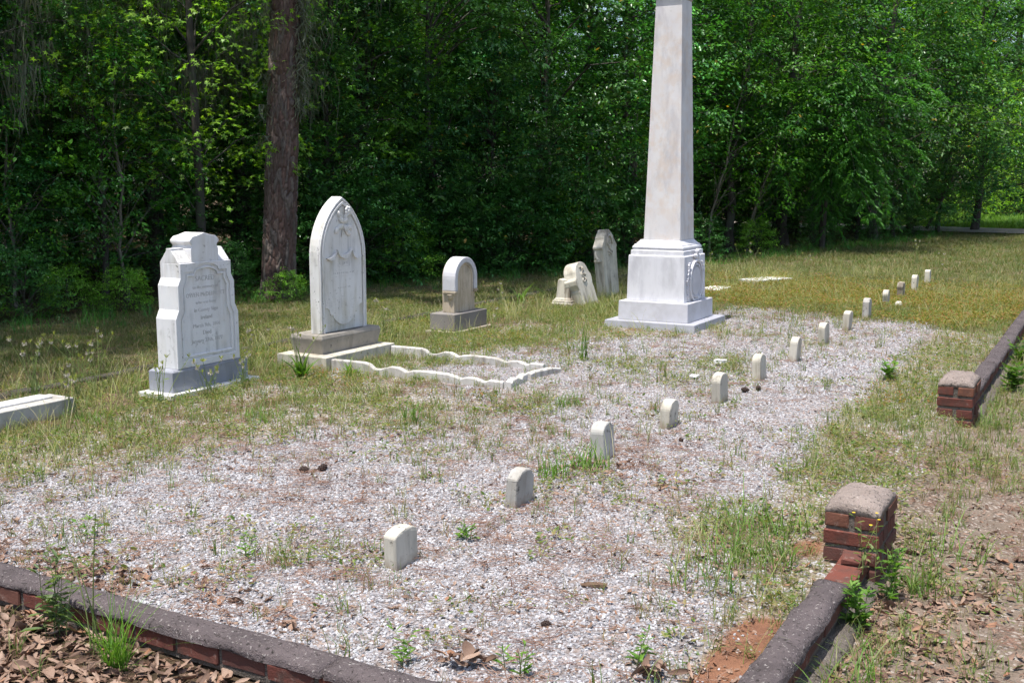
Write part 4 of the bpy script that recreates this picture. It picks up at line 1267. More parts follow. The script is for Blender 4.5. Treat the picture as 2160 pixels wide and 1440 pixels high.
PROTO = {}
def make_proto(key, seed, crown_kw, H, r0, leafm='leaf', barkm='bark', trunk_kw=None, moss=None):
    A, c, d, L = crown_arrays(seed, **crown_kw)
    cm = raw_mesh('crown', *A); cm.materials.append(M[leafm])
    V, F = trunk_arrays(seed, H, r0, c, **(trunk_kw or {}))
    tm = smooth(raw_mesh('trunk', V, F)); tm.materials.append(M[barkm])
    mm = None
    if moss:
        rg = np.random.default_rng(seed + 9)
        low = c[(c[:, 2] < moss.get('zmax', 6)) & (c[:, 2] > 2.2)]
        low = low[rg.choice(len(low), min(moss['n'], len(low)), replace=False)]
        mm = raw_mesh('spanish_moss', *moss_arrays(seed, low, moss['per'], moss['l'][0], moss['l'][1])); mm.materials.append(M['moss'])
    PROTO[key] = (tm, cm, mm)

make_proto('gum', 1, dict(z0=2.2, z1=10.5, rad=2.3, shape=egg, n_cl=520, n_leaf=17, spray=0.75, size=0.125, kind='star', tones=G_LIME, droop=0.45, inner=0.25), 10, 0.10)
make_proto('gum_low', 2, dict(z0=0.9, z1=7.0, rad=1.9, shape=egg, n_cl=430, n_leaf=16, spray=0.65, size=0.115, kind='star', tones=G_MID, droop=0.45, inner=0.25), 6.5, 0.06)
make_proto('laurel', 3, dict(z0=0.5, z1=6.6, rad=2.0, shape=dome, n_cl=900, n_leaf=26, spray=0.42, size=0.082, kind='oval', tones=G_DARK, droop=0.15, inner=0.35, yellow=0.006, lump=0.8), 6, 0.08, 'leaf_glossy')
make_proto('laurel_b', 4, dict(z0=0.3, z1=5.4, rad=1.75, shape=egg, n_cl=780, n_leaf=26, spray=0.40, size=0.076, kind='oval', tones=G_BLUE, droop=0.2, inner=0.35, yellow=0.01, lump=0.9), 5, 0.06, 'leaf_glossy')
make_proto('oak', 5, dict(z0=1.8, z1=11.0, rad=2.9, shape=egg, n_cl=900, n_leaf=26, spray=0.6, size=0.085, kind='narrow', tones=G_MID, droop=0.3, inner=0.3, lump=0.7), 10.5, 0.13)
make_proto('mossy', 6, dict(z0=2.6, z1=12.0, rad=2.7, shape=egg, n_cl=330, n_leaf=24, spray=0.6, size=0.085, kind='narrow', tones=G_DARK, droop=0.35, inner=0.2, lump=0.8), 12, 0.12, trunk_kw=dict(crook=0.35), moss=dict(n=90, per=34, l=(0.2, 0.95), zmax=6.5))
make_proto('tall', 7, dict(z0=6.5, z1=16.0, rad=3.2, shape=egg, n_cl=520, n_leaf=26, spray=0.8, size=0.115, kind='oval', tones=G_MID, droop=0.3, inner=0.3), 15, 0.15, trunk_kw=dict(crook=0.3))
make_proto('shrub', 8, dict(z0=0.08, z1=1.9, rad=1.05, shape=dome, n_cl=300, n_leaf=24, spray=0.32, size=0.068, kind='oval', tones=G_DARK, droop=0.15, inner=0.2, lump=0.9), 1.5, 0.02, 'leaf_glossy', trunk_kw=dict(n_limb=30, limb_r=0.01))
make_proto('shrub_light', 9, dict(z0=0.05, z1=1.5, rad=0.9, shape=dome, n_cl=240, n_leaf=20, spray=0.34, size=0.07, kind='oval', tones=G_LIME, droop=0.3, inner=0.2, lump=0.9), 1.2, 0.015, trunk_kw=dict(n_limb=30, limb_r=0.008))
make_proto('sapling', 10, dict(z0=1.0, z1=4.2, rad=0.9, shape=egg, n_cl=130, n_leaf=16, spray=0.45, size=0.09, kind='oval', tones=G_MID, droop=0.35, inner=0.1), 4.3, 0.028, 'leaf', 'bark_pale', trunk_kw=dict(crook=0.25, n_limb=24, limb_r=0.008))
make_proto('bush_fine', 12, dict(z0=0.1, z1=3.2, rad=1.5, shape=dome, n_cl=520, n_leaf=24, spray=0.42, size=0.06, kind='narrow', tones=G_LIME * 0.85, droop=0.3, inner=0.2, lump=0.9), 3, 0.03, trunk_kw=dict(n_limb=40, limb_r=0.01))

make_proto('canopy', 14, dict(z0=2.3, z1=9.5, rad=3.1, shape=lambda t: np.clip(1.15 - t, 0.1, 1) ** 0.5, n_cl=820, n_leaf=20, spray=0.7, size=0.10, kind='oval', tones=np.concatenate([G_MID * 0.8, G_DARK, G_BLUE * 1.1]), droop=0.4, inner=0.3, lump=0.8, yellow=0.008), 9, 0.11, trunk_kw=dict(crook=0.3))

def plant_tree(name, key, label, x, y, s=1.0, rot=0.0, group='trees at the edge of the woods', cat='tree', tilt=(0, 0), sz=None, sink=0.0, hue=(1, 1, 1)):
    u_, v_ = to_uv(x, y)
    e = empty(name, (x, y, gz1(u_, v_) - sink), rot, tilt[0], tilt[1])
    e.scale = (s, s, sz or s)
    tag(e, label, cat, group)
    tm, cm, mm = PROTO[key]
    mesh_obj('trunk' if cat == 'tree' else 'stems', tm, None, e)
    cr_ = mesh_obj('crown' if cat == 'tree' else 'foliage', cm, None, e)
    cr_.color = (*hue, 1)
    if mm: mesh_obj('spanish_moss', mm, None, e)
    return e

def px(x, depth, z=0.0):
    """ground point at a given distance in the direction of photo column x (for laying out the woods)"""
    return ((x - 1080) / 2295.0 * depth, depth)

rt = random.Random(42)
# (name, kind, photo column, distance, scale, label)
TREES = [
 # left end
 ('mossy_tree', 'mossy', -120, 13.6, 0.95, 'moss hung tree at the far left edge of the picture'),
 ('mossy_tree', 'mossy', 85, 15.6, 1.0, 'crooked moss hung tree in the left woods, first from left edge'),
 ('mossy_tree', 'mossy', 330, 16.8, 1.05, 'moss hung tree behind the stepped SACRED headstone, on its left'),
 ('mossy_tree', 'mossy', 505, 17.6, 1.0, 'dark moss hung tree just left of the big pine trunk'),
 ('sweetgum_tree', 'gum', 150, 17.8, 0.9, 'star leaved sweetgum with bright leaves at the upper left'),
 ('sweetgum_tree', 'gum', 420, 15.2, 0.72, 'bright star leaved sweetgum above the stepped SACRED headstone'),
 ('sweetgum_tree', 'gum', -30, 18.5, 0.9, 'sweetgum filling the upper left corner of the picture'),
 ('laurel_tree', 'laurel', 205, 14.6, 0.58, 'low dark evergreen at left, over shrubs left of SACRED headstone'),
 ('laurel_tree', 'laurel_b', -60, 14.4, 0.7, 'low bluish evergreen half cut by the left edge'),
 ('understory_tree', 'gum_low', 690, 18.2, 0.95, 'yellow green young sweetgum right of the big pine trunk'),
 ('understory_tree', 'gum_low', 40, 20.0, 1.0, 'sunny young sweetgum deep in the woods at far left'),
 ('understory_tree', 'gum_low', 270, 20.5, 1.0, 'sunny young sweetgum deep in the woods behind SACRED headstone'),
 ('slender_tree', 'sapling', 20, 13.9, 0.8, 'thin stemmed sapling at the far left in front of sunny leaves'),
 ('slender_tree', 'sapling', 255, 14.6, 0.85, 'thin stemmed sapling left of the SACRED headstone'),
 ('slender_tree', 'sapling', 555, 16.8, 0.9, 'thin stemmed sapling hard against the left of the pine'),
 ('understory_tree', 'bush_fine', 110, 17.2, 1.0, 'sunny fine leaved bush behind the first moss hung tree'),
 ('understory_tree', 'bush_fine', 10, 16.4, 0.9, 'sunny fine leaved bush at the left edge of the woods'),
 # middle
 ('sweetgum_tree', 'gum', 760, 20.5, 0.95, 'tall sweetgum with light leaves above the pointed-arch headstone'),
 ('laurel_tree', 'laurel_b', 770, 18.9, 0.9, 'bluish evergreen directly behind the pointed-arch headstone'),
 ('laurel_tree', 'laurel', 925, 19.2, 0.92, 'dense dark evergreen behind the small round-topped headstone'),
 ('laurel_tree', 'laurel', 1130, 20.6, 1.05, 'dense evergreen with yellow flecked leaves between round headstone and obelisk'),
 ('laurel_tree', 'laurel_b', 1040, 20.0, 0.78, 'lower bluish evergreen right of the small round-topped headstone'),
 ('laurel_tree', 'laurel', 1250, 22.0, 1.1, 'tall evergreen mass just left of the obelisk shaft'),
 ('sweetgum_tree', 'gum', 985, 22.4, 0.9, 'sweetgum showing a dark slanting trunk above the round headstone'),
 ('sweetgum_tree', 'canopy', 1330, 23.0, 0.9, 'sweetgum behind the top of the obelisk shaft'),
 ('oak_tree', 'oak', 860, 22.5, 1.0, 'fine leaved oak at the top, right of the pine'),
 ('oak_tree', 'oak', 1160, 24.5, 1.0, 'fine leaved oak at the top between pine and obelisk'),
 ('slender_tree', 'sapling', 1165, 20.4, 1.0, 'thin dark sapling in the open gap left of the pointed pedestal'),
 ('slender_tree', 'sapling', 1325, 21.5, 1.0, 'thin pale sapling just left of the obelisk pedestal'),
 # right of the obelisk
 ('sweetgum_tree', 'canopy', 1545, 24.4, 0.9, 'sweetgum branch mass with pale leaves right of the obelisk shaft'),
 ('oak_tree', 'canopy', 1660, 26.2, 1.05, 'oak crown at the top right of the obelisk'),
 ('laurel_tree', 'laurel', 1600, 29.5, 1.0, 'dark evergreen in shade behind the two leaning pale trunks'),
 ('laurel_tree', 'laurel_b', 1760, 31.5, 1.0, 'dark evergreen in shade under the drooping tree'),
 ('oak_tree', 'canopy', 1850, 28.8, 1.1, 'tall oak crown above the far end of the footstone row'),
 ('laurel_tree', 'laurel', 1930, 31.5, 1.0, 'evergreen at the woods corner left of the road bend'),
 ('oak_tree', 'laurel', 2060, 33.0, 1.35, 'big oak with clustered leaves filling the upper right corner'),
 ('oak_tree', 'oak', 2230, 33.0, 1.1, 'oak cut by the right edge of the picture, top corner'),
 ('laurel_tree', 'laurel', 1530, 26.4, 0.62, 'low dark evergreen under the canopy right of the obelisk, nearest to it'),
 ('laurel_tree', 'laurel', 1630, 27.2, 0.66, 'low dark evergreen under the canopy above the long thin slab'),
 ('laurel_tree', 'laurel', 1720, 28.0, 0.66, 'low dark evergreen in the hollow below the drooping sprays'),
 ('laurel_tree', 'laurel', 1810, 29.0, 0.7, 'low dark evergreen in the hollow above the far footstones'),
 ('laurel_tree', 'laurel', 1890, 30.3, 0.72, 'low dark evergreen at the right end of the dark hollow'),
 ('slender_tree', 'sapling', 1500, 23.6, 1.05, 'pale slender trunk leaning right, nearest right of the obelisk pedestal'),
 ('slender_tree', 'sapling', 1580, 24.2, 1.0, 'pale slender trunk leaning right, second from the obelisk pedestal'),
 ('laurel_tree', 'laurel_b', 1985, 32.6, 1.1, 'bluish evergreen low at the road bend, right of the dark branch'),
 ('laurel_tree', 'laurel', 1690, 30.8, 0.95, 'dark evergreen under the left arm of the drooping tree'),
 ('laurel_tree', 'laurel', 1470, 26.6, 0.9, 'dark evergreen directly behind the right edge of the obelisk pedestal'),
 ('laurel_tree', 'laurel_b', 340, 17.2, 0.75, 'bluish evergreen filling the gap behind the SACRED headstone'),
 ('laurel_tree', 'laurel', 520, 18.4, 0.8, 'dark evergreen filling the gap left of the big pine'),
 ('laurel_tree', 'laurel', 640, 17.4, 0.62, 'low dark evergreen just right of the big pine'),
 ('understory_tree', 'gum_low', 1420, 25.5, 1.1, 'young sweetgum mostly hidden behind the obelisk shaft'),
 # beyond the road
 ('understory_tree', 'bush_fine', 2080, 42.0, 1.5, 'pale green bushy tree beyond the road, left of the right edge'),
 ('understory_tree', 'bush_fine', 2190, 41.0, 1.7, 'pale green bushy tree beyond the road at the right edge'),
 ('understory_tree', 'bush_fine', 2010, 39.5, 1.3, 'pale bushy tree peeping over the road at the woods corner'),
 ('oak_tree', 'oak', 2130, 46.0, 1.2, 'oak standing well behind the road on the right'),
 ('oak_tree', 'oak', 1990, 44.0, 1.15, 'oak behind the road, left of the one at right edge'),
]
for i, (nm, key, c, dpt, s, lab) in enumerate(TREES):
    x, y = px(c, dpt)
    tilt = (0, 0)
    if 'leaning right' in lab: tilt = (0, R(13 if 'nearest' in lab else 17))
    if 'slanting trunk' in lab: tilt = (0, R(8))
    hv = rt.uniform(0.65, 1.3); hue = (hv * rt.uniform(0.85, 1.2), hv, hv * rt.uniform(0.75, 1.1))
    if key == 'canopy': hue = {1545: (1.5, 1.35, 1.2), 1660: (0.62, 0.62, 0.55), 1850: (1.25, 1.0, 0.7), 1330: (0.8, 0.85, 0.7)}[c]  # tints stand in for the shadowed and lit clumps of the canopy
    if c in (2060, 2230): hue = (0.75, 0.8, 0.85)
    if 'low dark' in lab: hue = (0.8, 0.8, 0.75)  # leaf colour darkened, deepening the shade of the hollow
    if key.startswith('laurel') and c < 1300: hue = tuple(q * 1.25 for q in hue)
    if any(w in lab for w in ('bright', 'yellow green', 'sunny', 'light leaves', 'pale')): hue = (1.45 * hv, 1.3 * hv, 0.9 * hv)  # lighter, yellower leaves; on the sunny ones the tint stands in for sunlight
    plant_tree(nm, key, lab, x, y, s * rt.uniform(0.95, 1.05), rt.uniform(0, 6.28) if tilt == (0, 0) else rt.uniform(-0.2, 0.2), tilt=tilt, sink=0.02, hue=hue)

# shrub layer along the edge of the woods
LAND = [(-200, 'beyond the left edge'), (60, 'at the far left'), (230, 'left of the SACRED headstone'), (420, 'behind the SACRED headstone'), (560, 'left of the big pine'), (690, 'right of the big pine'), (840, 'between pointed and round headstones'), (980, 'behind the small round headstone'), (1110, 'left of the leaning stone'), (1240, 'behind the leaning stone'), (1380, 'behind the obelisk pedestal'), (1540, 'right of the obelisk pedestal'), (1720, 'behind the long thin slab'), (1900, 'behind the far footstones'), (2080, 'near the road bend'), (2300, 'past the right edge')]
SH = []
def edge_y(c):
    """distance at which photo column c meets the edge of the woods"""
    ds = np.linspace(9, 40, 400); xs = (c - 1080) / 2295.0 * ds
    k = np.argmax(ds > forest_edge(xs)); return float(ds[k])
seen_lab = {}
cols = [-90, 20, 130, 250, 470, 655, 720, 790, 850, 910, 970, 1030, 1090, 1150, 1215, 1275, 1345, 1480, 1600, 1730, 1850, 1930, 2000]
for i, c in enumerate(cols):
    dp = edge_y(c) + rt.uniform(0.35, 1.0)
    light = c < 330 and i % 2 == 0
    key = 'shrub_light' if light or i % 5 == 3 else 'shrub'
    lm = min(LAND, key=lambda q: abs(q[0] - c))[1]
    kd = 'low lime green shrub' if key == 'shrub_light' else 'dark leafy shrub'
    lab = f'{kd} by the woods, {lm}'
    seen_lab[lab] = seen_lab.get(lab, 0) + 1
    if seen_lab[lab] > 1:
        lab = lab.replace('by the woods', 'farther right by the woods') if seen_lab[lab] == 2 else lab.replace('by the woods', 'rightmost by the woods')
    x, y = px(c, dp)
    s = rt.uniform(0.75, 1.05) * (0.5 if c < 560 else 0.9 if c < 1400 else 0.5)
    plant_tree('shrub', key, lab, x, y, s, rt.uniform(0, 6.28), group='shrubs along the woods', cat='shrub', sink=0.03)

# vines and dead stems hanging in the gap left of the obelisk
def vine(label, pts, r, mat='bark_pale', name='hanging_vine', cat='vine'):
    P_ = [Vector(p) for p in pts]
    n = 18; path = []
    for i in range(n + 1):
        t = i / n * (len(P_) - 1); k = min(int(t), len(P_) - 2); f = t - k
        p0 = P_[max(k - 1, 0)]; p1 = P_[k]; p2 = P_[k + 1]; p3 = P_[min(k + 2, len(P_) - 1)]
        path.append(0.5 * ((2 * p1) + (p2 - p0) * f + (2 * p0 - 5 * p1 + 4 * p2 - p3) * f * f + (3 * p1 - p0 - 3 * p2 + p3) * f ** 3))
    b = MB(); b.tube(path, [r * (1 - 0.6 * i / n) for i in range(n + 1)], 6)
    o = b.build(name, M[mat], None, smooth=True)
    tag(o, label, cat, 'bare vines and stems at the woods')
def pz(c, d, z):
    x, y = px(c, d); return (x, y, z)
vine('thin pale vine hanging in the gap left of the pointed pedestal', [pz(1245, 20.3, 0), pz(1262, 20.4, 1.0), pz(1240, 20.5, 2.0), pz(1255, 20.7, 3.4)], 0.014)
vine('thin pale vine curling down just left of the obelisk pedestal', [pz(1290, 20.6, 0), pz(1302, 20.6, 0.8), pz(1275, 20.8, 1.7), pz(1290, 21, 3.2)], 0.014)
vine('curved pale stem arching beside the obelisk pedestal', [pz(1322, 21.0, 0), pz(1315, 21.0, 1.1), pz(1328, 21.2, 2.0), pz(1312, 21.5, 3.6)], 0.022)
vine('dark fallen branch leaning up to the right by the road bend', [pz(1960, 31.2, 0.2), pz(1995, 31.0, 1.2), pz(2030, 30.9, 2.3), pz(2075, 30.8, 3.2)], 0.045, 'bark', 'fallen_branch', 'branch')
vine('pale bare stem leaning right in shade, third right of the obelisk', [pz(1575, 24.8, 0), pz(1600, 24.8, 1.1), pz(1622, 25, 2.2), pz(1640, 25.2, 3.2)], 0.028)

# drooping tree right of the obelisk: arching limbs with hanging leaflets
def drooping_tree():
    rg = np.random.default_rng(77)
    x, y = px(1735, 24.2)
    e = empty('drooping_tree', (x, y, 0.0), 0)
    tag(e, 'arching tree with drooping sprays of leaflets right of the obelisk', 'tree', 'trees at the edge of the woods')
    limbs, radii = [], []; parts = []
    base = np.array([0.3, 0.9, 0.0])
    limbs.append(np.array([base, base + (0.0, -0.1, 1.4), base + (-0.1, -0.4, 2.2), base + (-0.2, -0.6, 3.2)])); radii.append([0.09, 0.075, 0.06, 0.045])
    for k in range(40):
        a = rg.uniform(-2.9, 0.15) if k > 8 else rg.uniform(-2.4, -0.5)
        reach = rg.uniform(0.5, 2.6); z0 = rg.uniform(1.5, 3.9)
        s0 = base + np.array([-0.15, -0.5, z0])
        end = s0 + np.array([np.cos(a) * reach * 1.05, np.sin(a) * reach * 0.8, rg.uniform(-0.7, 0.6)])
        t = np.linspace(0, 1, 9)[:, None]
        p = s0 + (end - s0) * t + np.array([0, 0, 1.0]) * (np.sin(t * np.pi * 0.8) * rg.uniform(0.1, 0.6) - rg.uniform(0.2, 0.9) * t ** 3)
        limbs.append(p); radii.append(np.linspace(0.016, 0.003, 9))
        d = nrm(np.gradient(p, axis=0)); side = nrm(np.cross(d, np.array([0, 0, 1.0])))
        # side twigs with paired leaflets
        for j in range(3, 9):
            for sg in (-1, 1):
                tw = rg.uniform(0.25, 0.5); m = 13
                tt = np.linspace(0.08, 1, m)[:, None]
                ds = side[j] * sg * 0.8 + d[j] * 0.7
                q = p[j] + ds * tw * tt + np.array([0, 0, -1.0]) * (tt ** 1.7) * tw * rg.uniform(0.1, 0.7)
                tang = nrm(np.gradient(q, axis=0)); ss = nrm(np.cross(tang, np.array([0.2, 0.1, 1.0])))
                for s2 in (-1, 1):
                    ld = tang * 0.55 + ss * s2 * 0.8 + np.array([0, 0, -0.25]) + rg.normal(0, .3, (m, 3))
                    nn_ = np.cross(tang, ss) + rg.normal(0, .3, (m, 3)); nn_[:, 2] = np.abs(nn_[:, 2]) + 0.3
                    tone = G_DARK[rg.integers(0, 4)] * rg.uniform(.8, 1.25, (m, 1)) * np.array([1.1, 1.1, 1.0])
                    parts.append(leaves_arrays(q, ld, nn_, rg.uniform(0.10, 0.15, m), 'narrow', tone))
    V, F, T = stems_arrays(limbs, radii, (.1, .1, .1), 5)
    mesh_obj('trunk', smooth(raw_mesh('trunk', V, F)), M['bark'], e)
    mesh_obj('crown', raw_mesh('crown', *join(parts)), M['leaf'], e)
drooping_tree()

# ------------------------------------------------------------------ the big pine
def pine():
    x, y = -3.22, 14.75
    e = empty('pine_tree', (x, y, -0.02), 0)
    tag(e, 'large pine with plated reddish bark and a thick bare trunk', 'tree')
    H = 17.0; nth = 150; zs_ = np.concatenate([np.linspace(-0.1, 5.2, 560), np.linspace(5.35, H, 60)])
    Z, TH_ = np.meshgrid(zs_, np.arange(nth) / nth, indexing='ij')
    r0 = 0.212 * (1 - 0.5 * np.clip(Z / H, 0, 1)) + 0.03 * np.exp(-np.clip(Z, 0, 9) / 0.3)
    # plates: jittered cells, tall and narrow, wrapped round the trunk
    nc = 24; cu = TH_ * nc + 0.9 * (vnoise(TH_ * 24, Z * 5, 61) - 0.5) * np.sin(np.pi * TH_) ** 0.5; cv = Z / 0.17 + 1.6 * (vnoise(np.minimum(TH_, 1 - TH_) * 30, Z * 2.5, 62) - 0.5)
    iu = np.floor(cu); iv = np.floor(cv)
    f1 = np.full(cu.shape, 9.0); f2 = np.full(cu.shape, 9.0); cid = np.zeros(cu.shape)
    for di in (-1, 0, 1):
        for dj in (-1, 0, 1):
            a = iu + di; b = iv + dj; aw = np.mod(a, nc)
            pxu = a + _h(aw, b, 3); pyv = b + _h(aw, b, 5)
            dd = np.hypot((cu - pxu), (cv - pyv) * 0.75)
            m = dd < f1
            f2 = np.where(m, f1, np.minimum(f2, dd)); cid = np.where(m, _h(aw, b, 8), cid); f1 = np.where(m, dd, f1)
    crack = np.clip((f2 - f1) / 0.22, 0, 1)
    plate = crack ** 0.6 * (0.6 + 0.6 * cid)
    flake = 0.5 * vnoise(TH_ * 160, Z * 14, 4) + 0.5 * vnoise(TH_ * 75, Z * 30, 14)
    r = r0 + 0.030 * plate + 0.010 * flake - 0.016
    ang = TH_ * 2 * np.pi
    lean = 0.055
    V = np.stack([r * np.cos(ang) + lean * Z, r * np.sin(ang) + 0.01 * Z, Z], -1).reshape(-1, 3)
    i, j = np.meshgrid(np.arange(len(zs_) - 1), np.arange(nth), indexing='ij'); i = i.ravel(); j = j.ravel()
    F = np.stack([i * nth + j, i * nth + (j + 1) % nth, (i + 1) * nth + (j + 1) % nth, (i + 1) * nth + j], 1)
    pal = np.array([(.125, .078, .064), (.15, .108, .092), (.10, .066, .056), (.14, .115, .10)])
    tone = pal[(cid.ravel() * 3.999).astype(int)] * (0.45 + 1.1 * flake.ravel())[:, None]
    mesh_obj('trunk', smooth(raw_mesh('trunk', V, F, tone)), M['pine_bark'], e)
    # needle crown, high above the picture
    rg = np.random.default_rng(3); n = 420
    h = rg.uniform(10.5, 18, n); a = rg.uniform(0, 2 * np.pi, n); q = 3.0 * np.sqrt(rg.uniform(0.1, 1, n)) * np.clip((19 - h) / 6, 0.3, 1)
    c = np.stack([q * np.cos(a) + lean * h, q * np.sin(a), h], 1); m = 34
    dirs = nrm(rg.normal(0, 1, (n * m, 3)) + np.array([0, 0, 0.4])); pos = np.repeat(c, m, 0) + rg.normal(0, 0.05, (n * m, 3))
    A = leaves_arrays(pos, dirs, rg.normal(0, 1, (n * m, 3)), rg.uniform(0.2, 0.34, n * m), 'narrow', np.repeat(G_MID[rg.integers(0, 4, n)], m, 0))
    Vc, Fc, Tc = A
    mesh_obj('crown', raw_mesh('crown', Vc, Fc, Tc), M['leaf'], e)
    # moss hanging down the right side and a sprig at the foot
    pts = [(0.245 + lean * z_, rg.uniform(-0.12, 0.0), z_) for z_ in np.linspace(2.6, 5.2, 26)] + [(-0.19 + lean * z_, -0.14, z_) for z_ in (2.2, 2.6, 3.0, 3.9)]
    Vm, Fm, Tm = moss_arrays(5, pts, 26, 0.08, 0.30, 0.035)
    mesh_obj('spanish_moss', raw_mesh('spanish_moss', Vm, Fm, Tm), M['moss'], e)
pine()
plant_tree('shrub', 'shrub_light', 'small green sprig shrub growing at the foot of the big pine', -3.02, 14.38, 0.27, 0.4, group='shrubs along the woods', cat='shrub')

# ------------------------------------------------------------------ scatter helper (geometry nodes): for stuff nobody could count
def proto_coll(name, meshes):
    c = bpy.data.collections.new(name)
    for i, me in enumerate(meshes):
        c.objects.link(bpy.data.objects.new('%s_%02d' % (name, i), me))
    return c

def scatter(name, label, cat, coll, P, rot, scl, idx):
    n = len(P)
    me = bpy.data.meshes.new(name); me.vertices.add(n)
    me.vertices.foreach_set('co', np.ascontiguousarray(P, dtype=np.float32).ravel())
    a = me.attributes.new('rot', 'FLOAT_VECTOR', 'POINT'); a.data.foreach_set('vector', np.ascontiguousarray(rot, dtype=np.float32).ravel())
    a = me.attributes.new('scl', 'FLOAT_VECTOR', 'POINT')
    scl = np.asarray(scl, np.float32); scl = np.repeat(scl[:, None], 3, 1) if scl.ndim == 1 else scl
    a.data.foreach_set('vector', np.ascontiguousarray(scl).ravel())
    a = me.attributes.new('idx', 'INT', 'POINT'); a.data.foreach_set('value', np.asarray(idx, np.int32))
    me.update()
    o = bpy.data.objects.new(name, me); link(o)
    tag(o, label, cat, kind='stuff')
    ng = bpy.data.node_groups.new('scatter_' + name, 'GeometryNodeTree')
    ng.interface.new_socket('Geometry', in_out='INPUT', socket_type='NodeSocketGeometry')
    ng.interface.new_socket('Geometry', in_out='OUTPUT', socket_type='NodeSocketGeometry')
    nd = ng.nodes
    gi = nd.new('NodeGroupInput'); go_ = nd.new('NodeGroupOutput')
    ci = nd.new('GeometryNodeCollectionInfo'); ci.inputs['Collection'].default_value = coll
    ci.inputs['Separate Children'].default_value = True; ci.inputs['Reset Children'].default_value = True
    ip = nd.new('GeometryNodeInstanceOnPoints'); ip.inputs['Pick Instance'].default_value = True
    def na(nm, t):
        q = nd.new('GeometryNodeInputNamedAttribute'); q.data_type = t; q.inputs['Name'].default_value = nm
        return q.outputs['Attribute']
    er = nd.new('FunctionNodeEulerToRotation')
    ng.links.new(na('rot', 'FLOAT_VECTOR'), er.inputs[0])
    ng.links.new(gi.outputs[0], ip.inputs['Points'])
    ng.links.new(ci.outputs[0], ip.inputs['Instance'])
    ng.links.new(na('idx', 'INT'), ip.inputs['Instance Index'])
    ng.links.new(er.outputs[0], ip.inputs['Rotation'])
    ng.links.new(na('scl', 'FLOAT_VECTOR'), ip.inputs['Scale'])
    ng.links.new(ip.outputs[0], go_.inputs[0])
    md = o.modifiers.new('scatter', 'NODES'); md.node_group = ng
    return o

# ------------------------------------------------------------------ deep woods behind the edge trees: one mass
def far_tree(key):
    tm, cm, mm = PROTO[key]
    bm = bmesh.new(); bm.from_mesh(cm)
    me = bpy.data.meshes.new('far_' + key); bm.free()
    return cm, tm
rg = np.random.default_rng(9)
fc, ft = [], []
keys = ['oak', 'gum', 'tall', 'laurel', 'bush_fine', 'gum_low']
for k in keys:
    fc.append(PROTO[k][1]); ft.append(PROTO[k][0])
coll_c = proto_coll('woods_crown', fc); coll_t = proto_coll('woods_trunk', ft)
pts, sc, ix = [], [], []
for row, (off, sp) in enumerate(((4.6, 2.3), (7.2, 2.5), (10.2, 2.9), (14.0, 3.4), (19, 4.0), (26, 5))):
    # walk along the edge of the woods, set back by off
    for i in range(len(EDGE) - 1):
        a, b = EDGE[i], EDGE[i + 1]
        if a[0] < -21 or a[0] > 29: continue
        d = b - a; L = np.hypot(*d); nn_ = np.array([-d[1], d[0]]) / L
        m = max(1, int(L / sp))
        for k in range(m):
            p = a + d * (k + rg.uniform(0, 1)) / m + nn_ * (off + rg.uniform(-0.9, 0.9))
            if p[1] < 6 and p[0] > -9: continue
            if p[0] > 11.5 and p[1] < 43 and row < 2: continue
            if any(abs(p[0] - q[0]) < 2.6 and abs(p[1] - q[1]) < 2.6 for q in rp): continue
            kk = rg.choice(6, p=[.04, .10, .0, .26, .25, .35]) if row < 3 else rg.choice(6, p=[.2, .25, .1, .25, 0, .2])
            pts.append((p[0], p[1], gz1(*to_uv(p[0], p[1])))); sc.append(rg.uniform(0.9, 1.25) * (1.4 if kk == 4 else 1)); ix.append(kk)
for (x_, y_, k_, s_) in ((-9.6, 9.8, 2, 1.1), (-7.7, 9.1, 2, .9), (8, 47, 0, 1.5), (12, 50, 0, 1.6), (16, 48, 0, 1.5), (20, 51, 0, 1.6), (24, 48, 0, 1.5), (28, 50, 0, 1.6), (32, 47, 0, 1.5), (14, 56, 1, 1.8), (19, 57, 1, 1.8), (24, 56, 1, 1.8), (29, 57, 1, 1.8), (10, 40.5, 3, 1.4), (13, 45, 3, 1.5), (18, 45, 3, 1.4), (23, 44, 3, 1.4), (11, 38, 0, 1.1), (8.5, 34, 3, 1.5), (6, 31, 3, 1.4), (10.5, 33.5, 0, 1.2)):  # first two: tall trees out of view at left, added to shade the lawn
    pts.append((x_, y_, gz1(*to_uv(x_, y_)))); sc.append(s_); ix.append(k_)
pts = np.array(pts); n = len(pts)
rots = np.stack([np.zeros(n), np.zeros(n), rg.uniform(0, 6.28, n)], 1)
scatter('woods', 'dense mass of green woods behind the edge trees', 'woods', coll_c, pts, rots, np.array(sc), np.array(ix))
scatter('woods_trunks', 'dark trunks deep in the woods behind the edge trees', 'woods', coll_t, pts, rots, np.array(sc), np.array(ix))

# ------------------------------------------------------------------ ground cover
rg = np.random.default_rng(101)
def sample(n, u0, u1, v0, v1, dens):
    """random points in a rectangle of the plot frame kept with probability dens(u, v)"""
    u = rg.uniform(u0, u1, n); v = rg.uniform(v0, v1, n)
    k = rg.uniform(0, 1, n) < dens(u, v)
    return u[k], v[k]

def place(u, v, dz=0.0):
    return np.stack([u * UX + v * VX, u * UY + v * VY, ground_z(u, v) + dz], 1)

def in_view(u, v, pad=1.6):
    x = u * UX + v * VX; y = u * UY + v * VY
    return (y > 1.2) & (np.abs(x) < 0.5 * y + pad) & (y > 2.2)

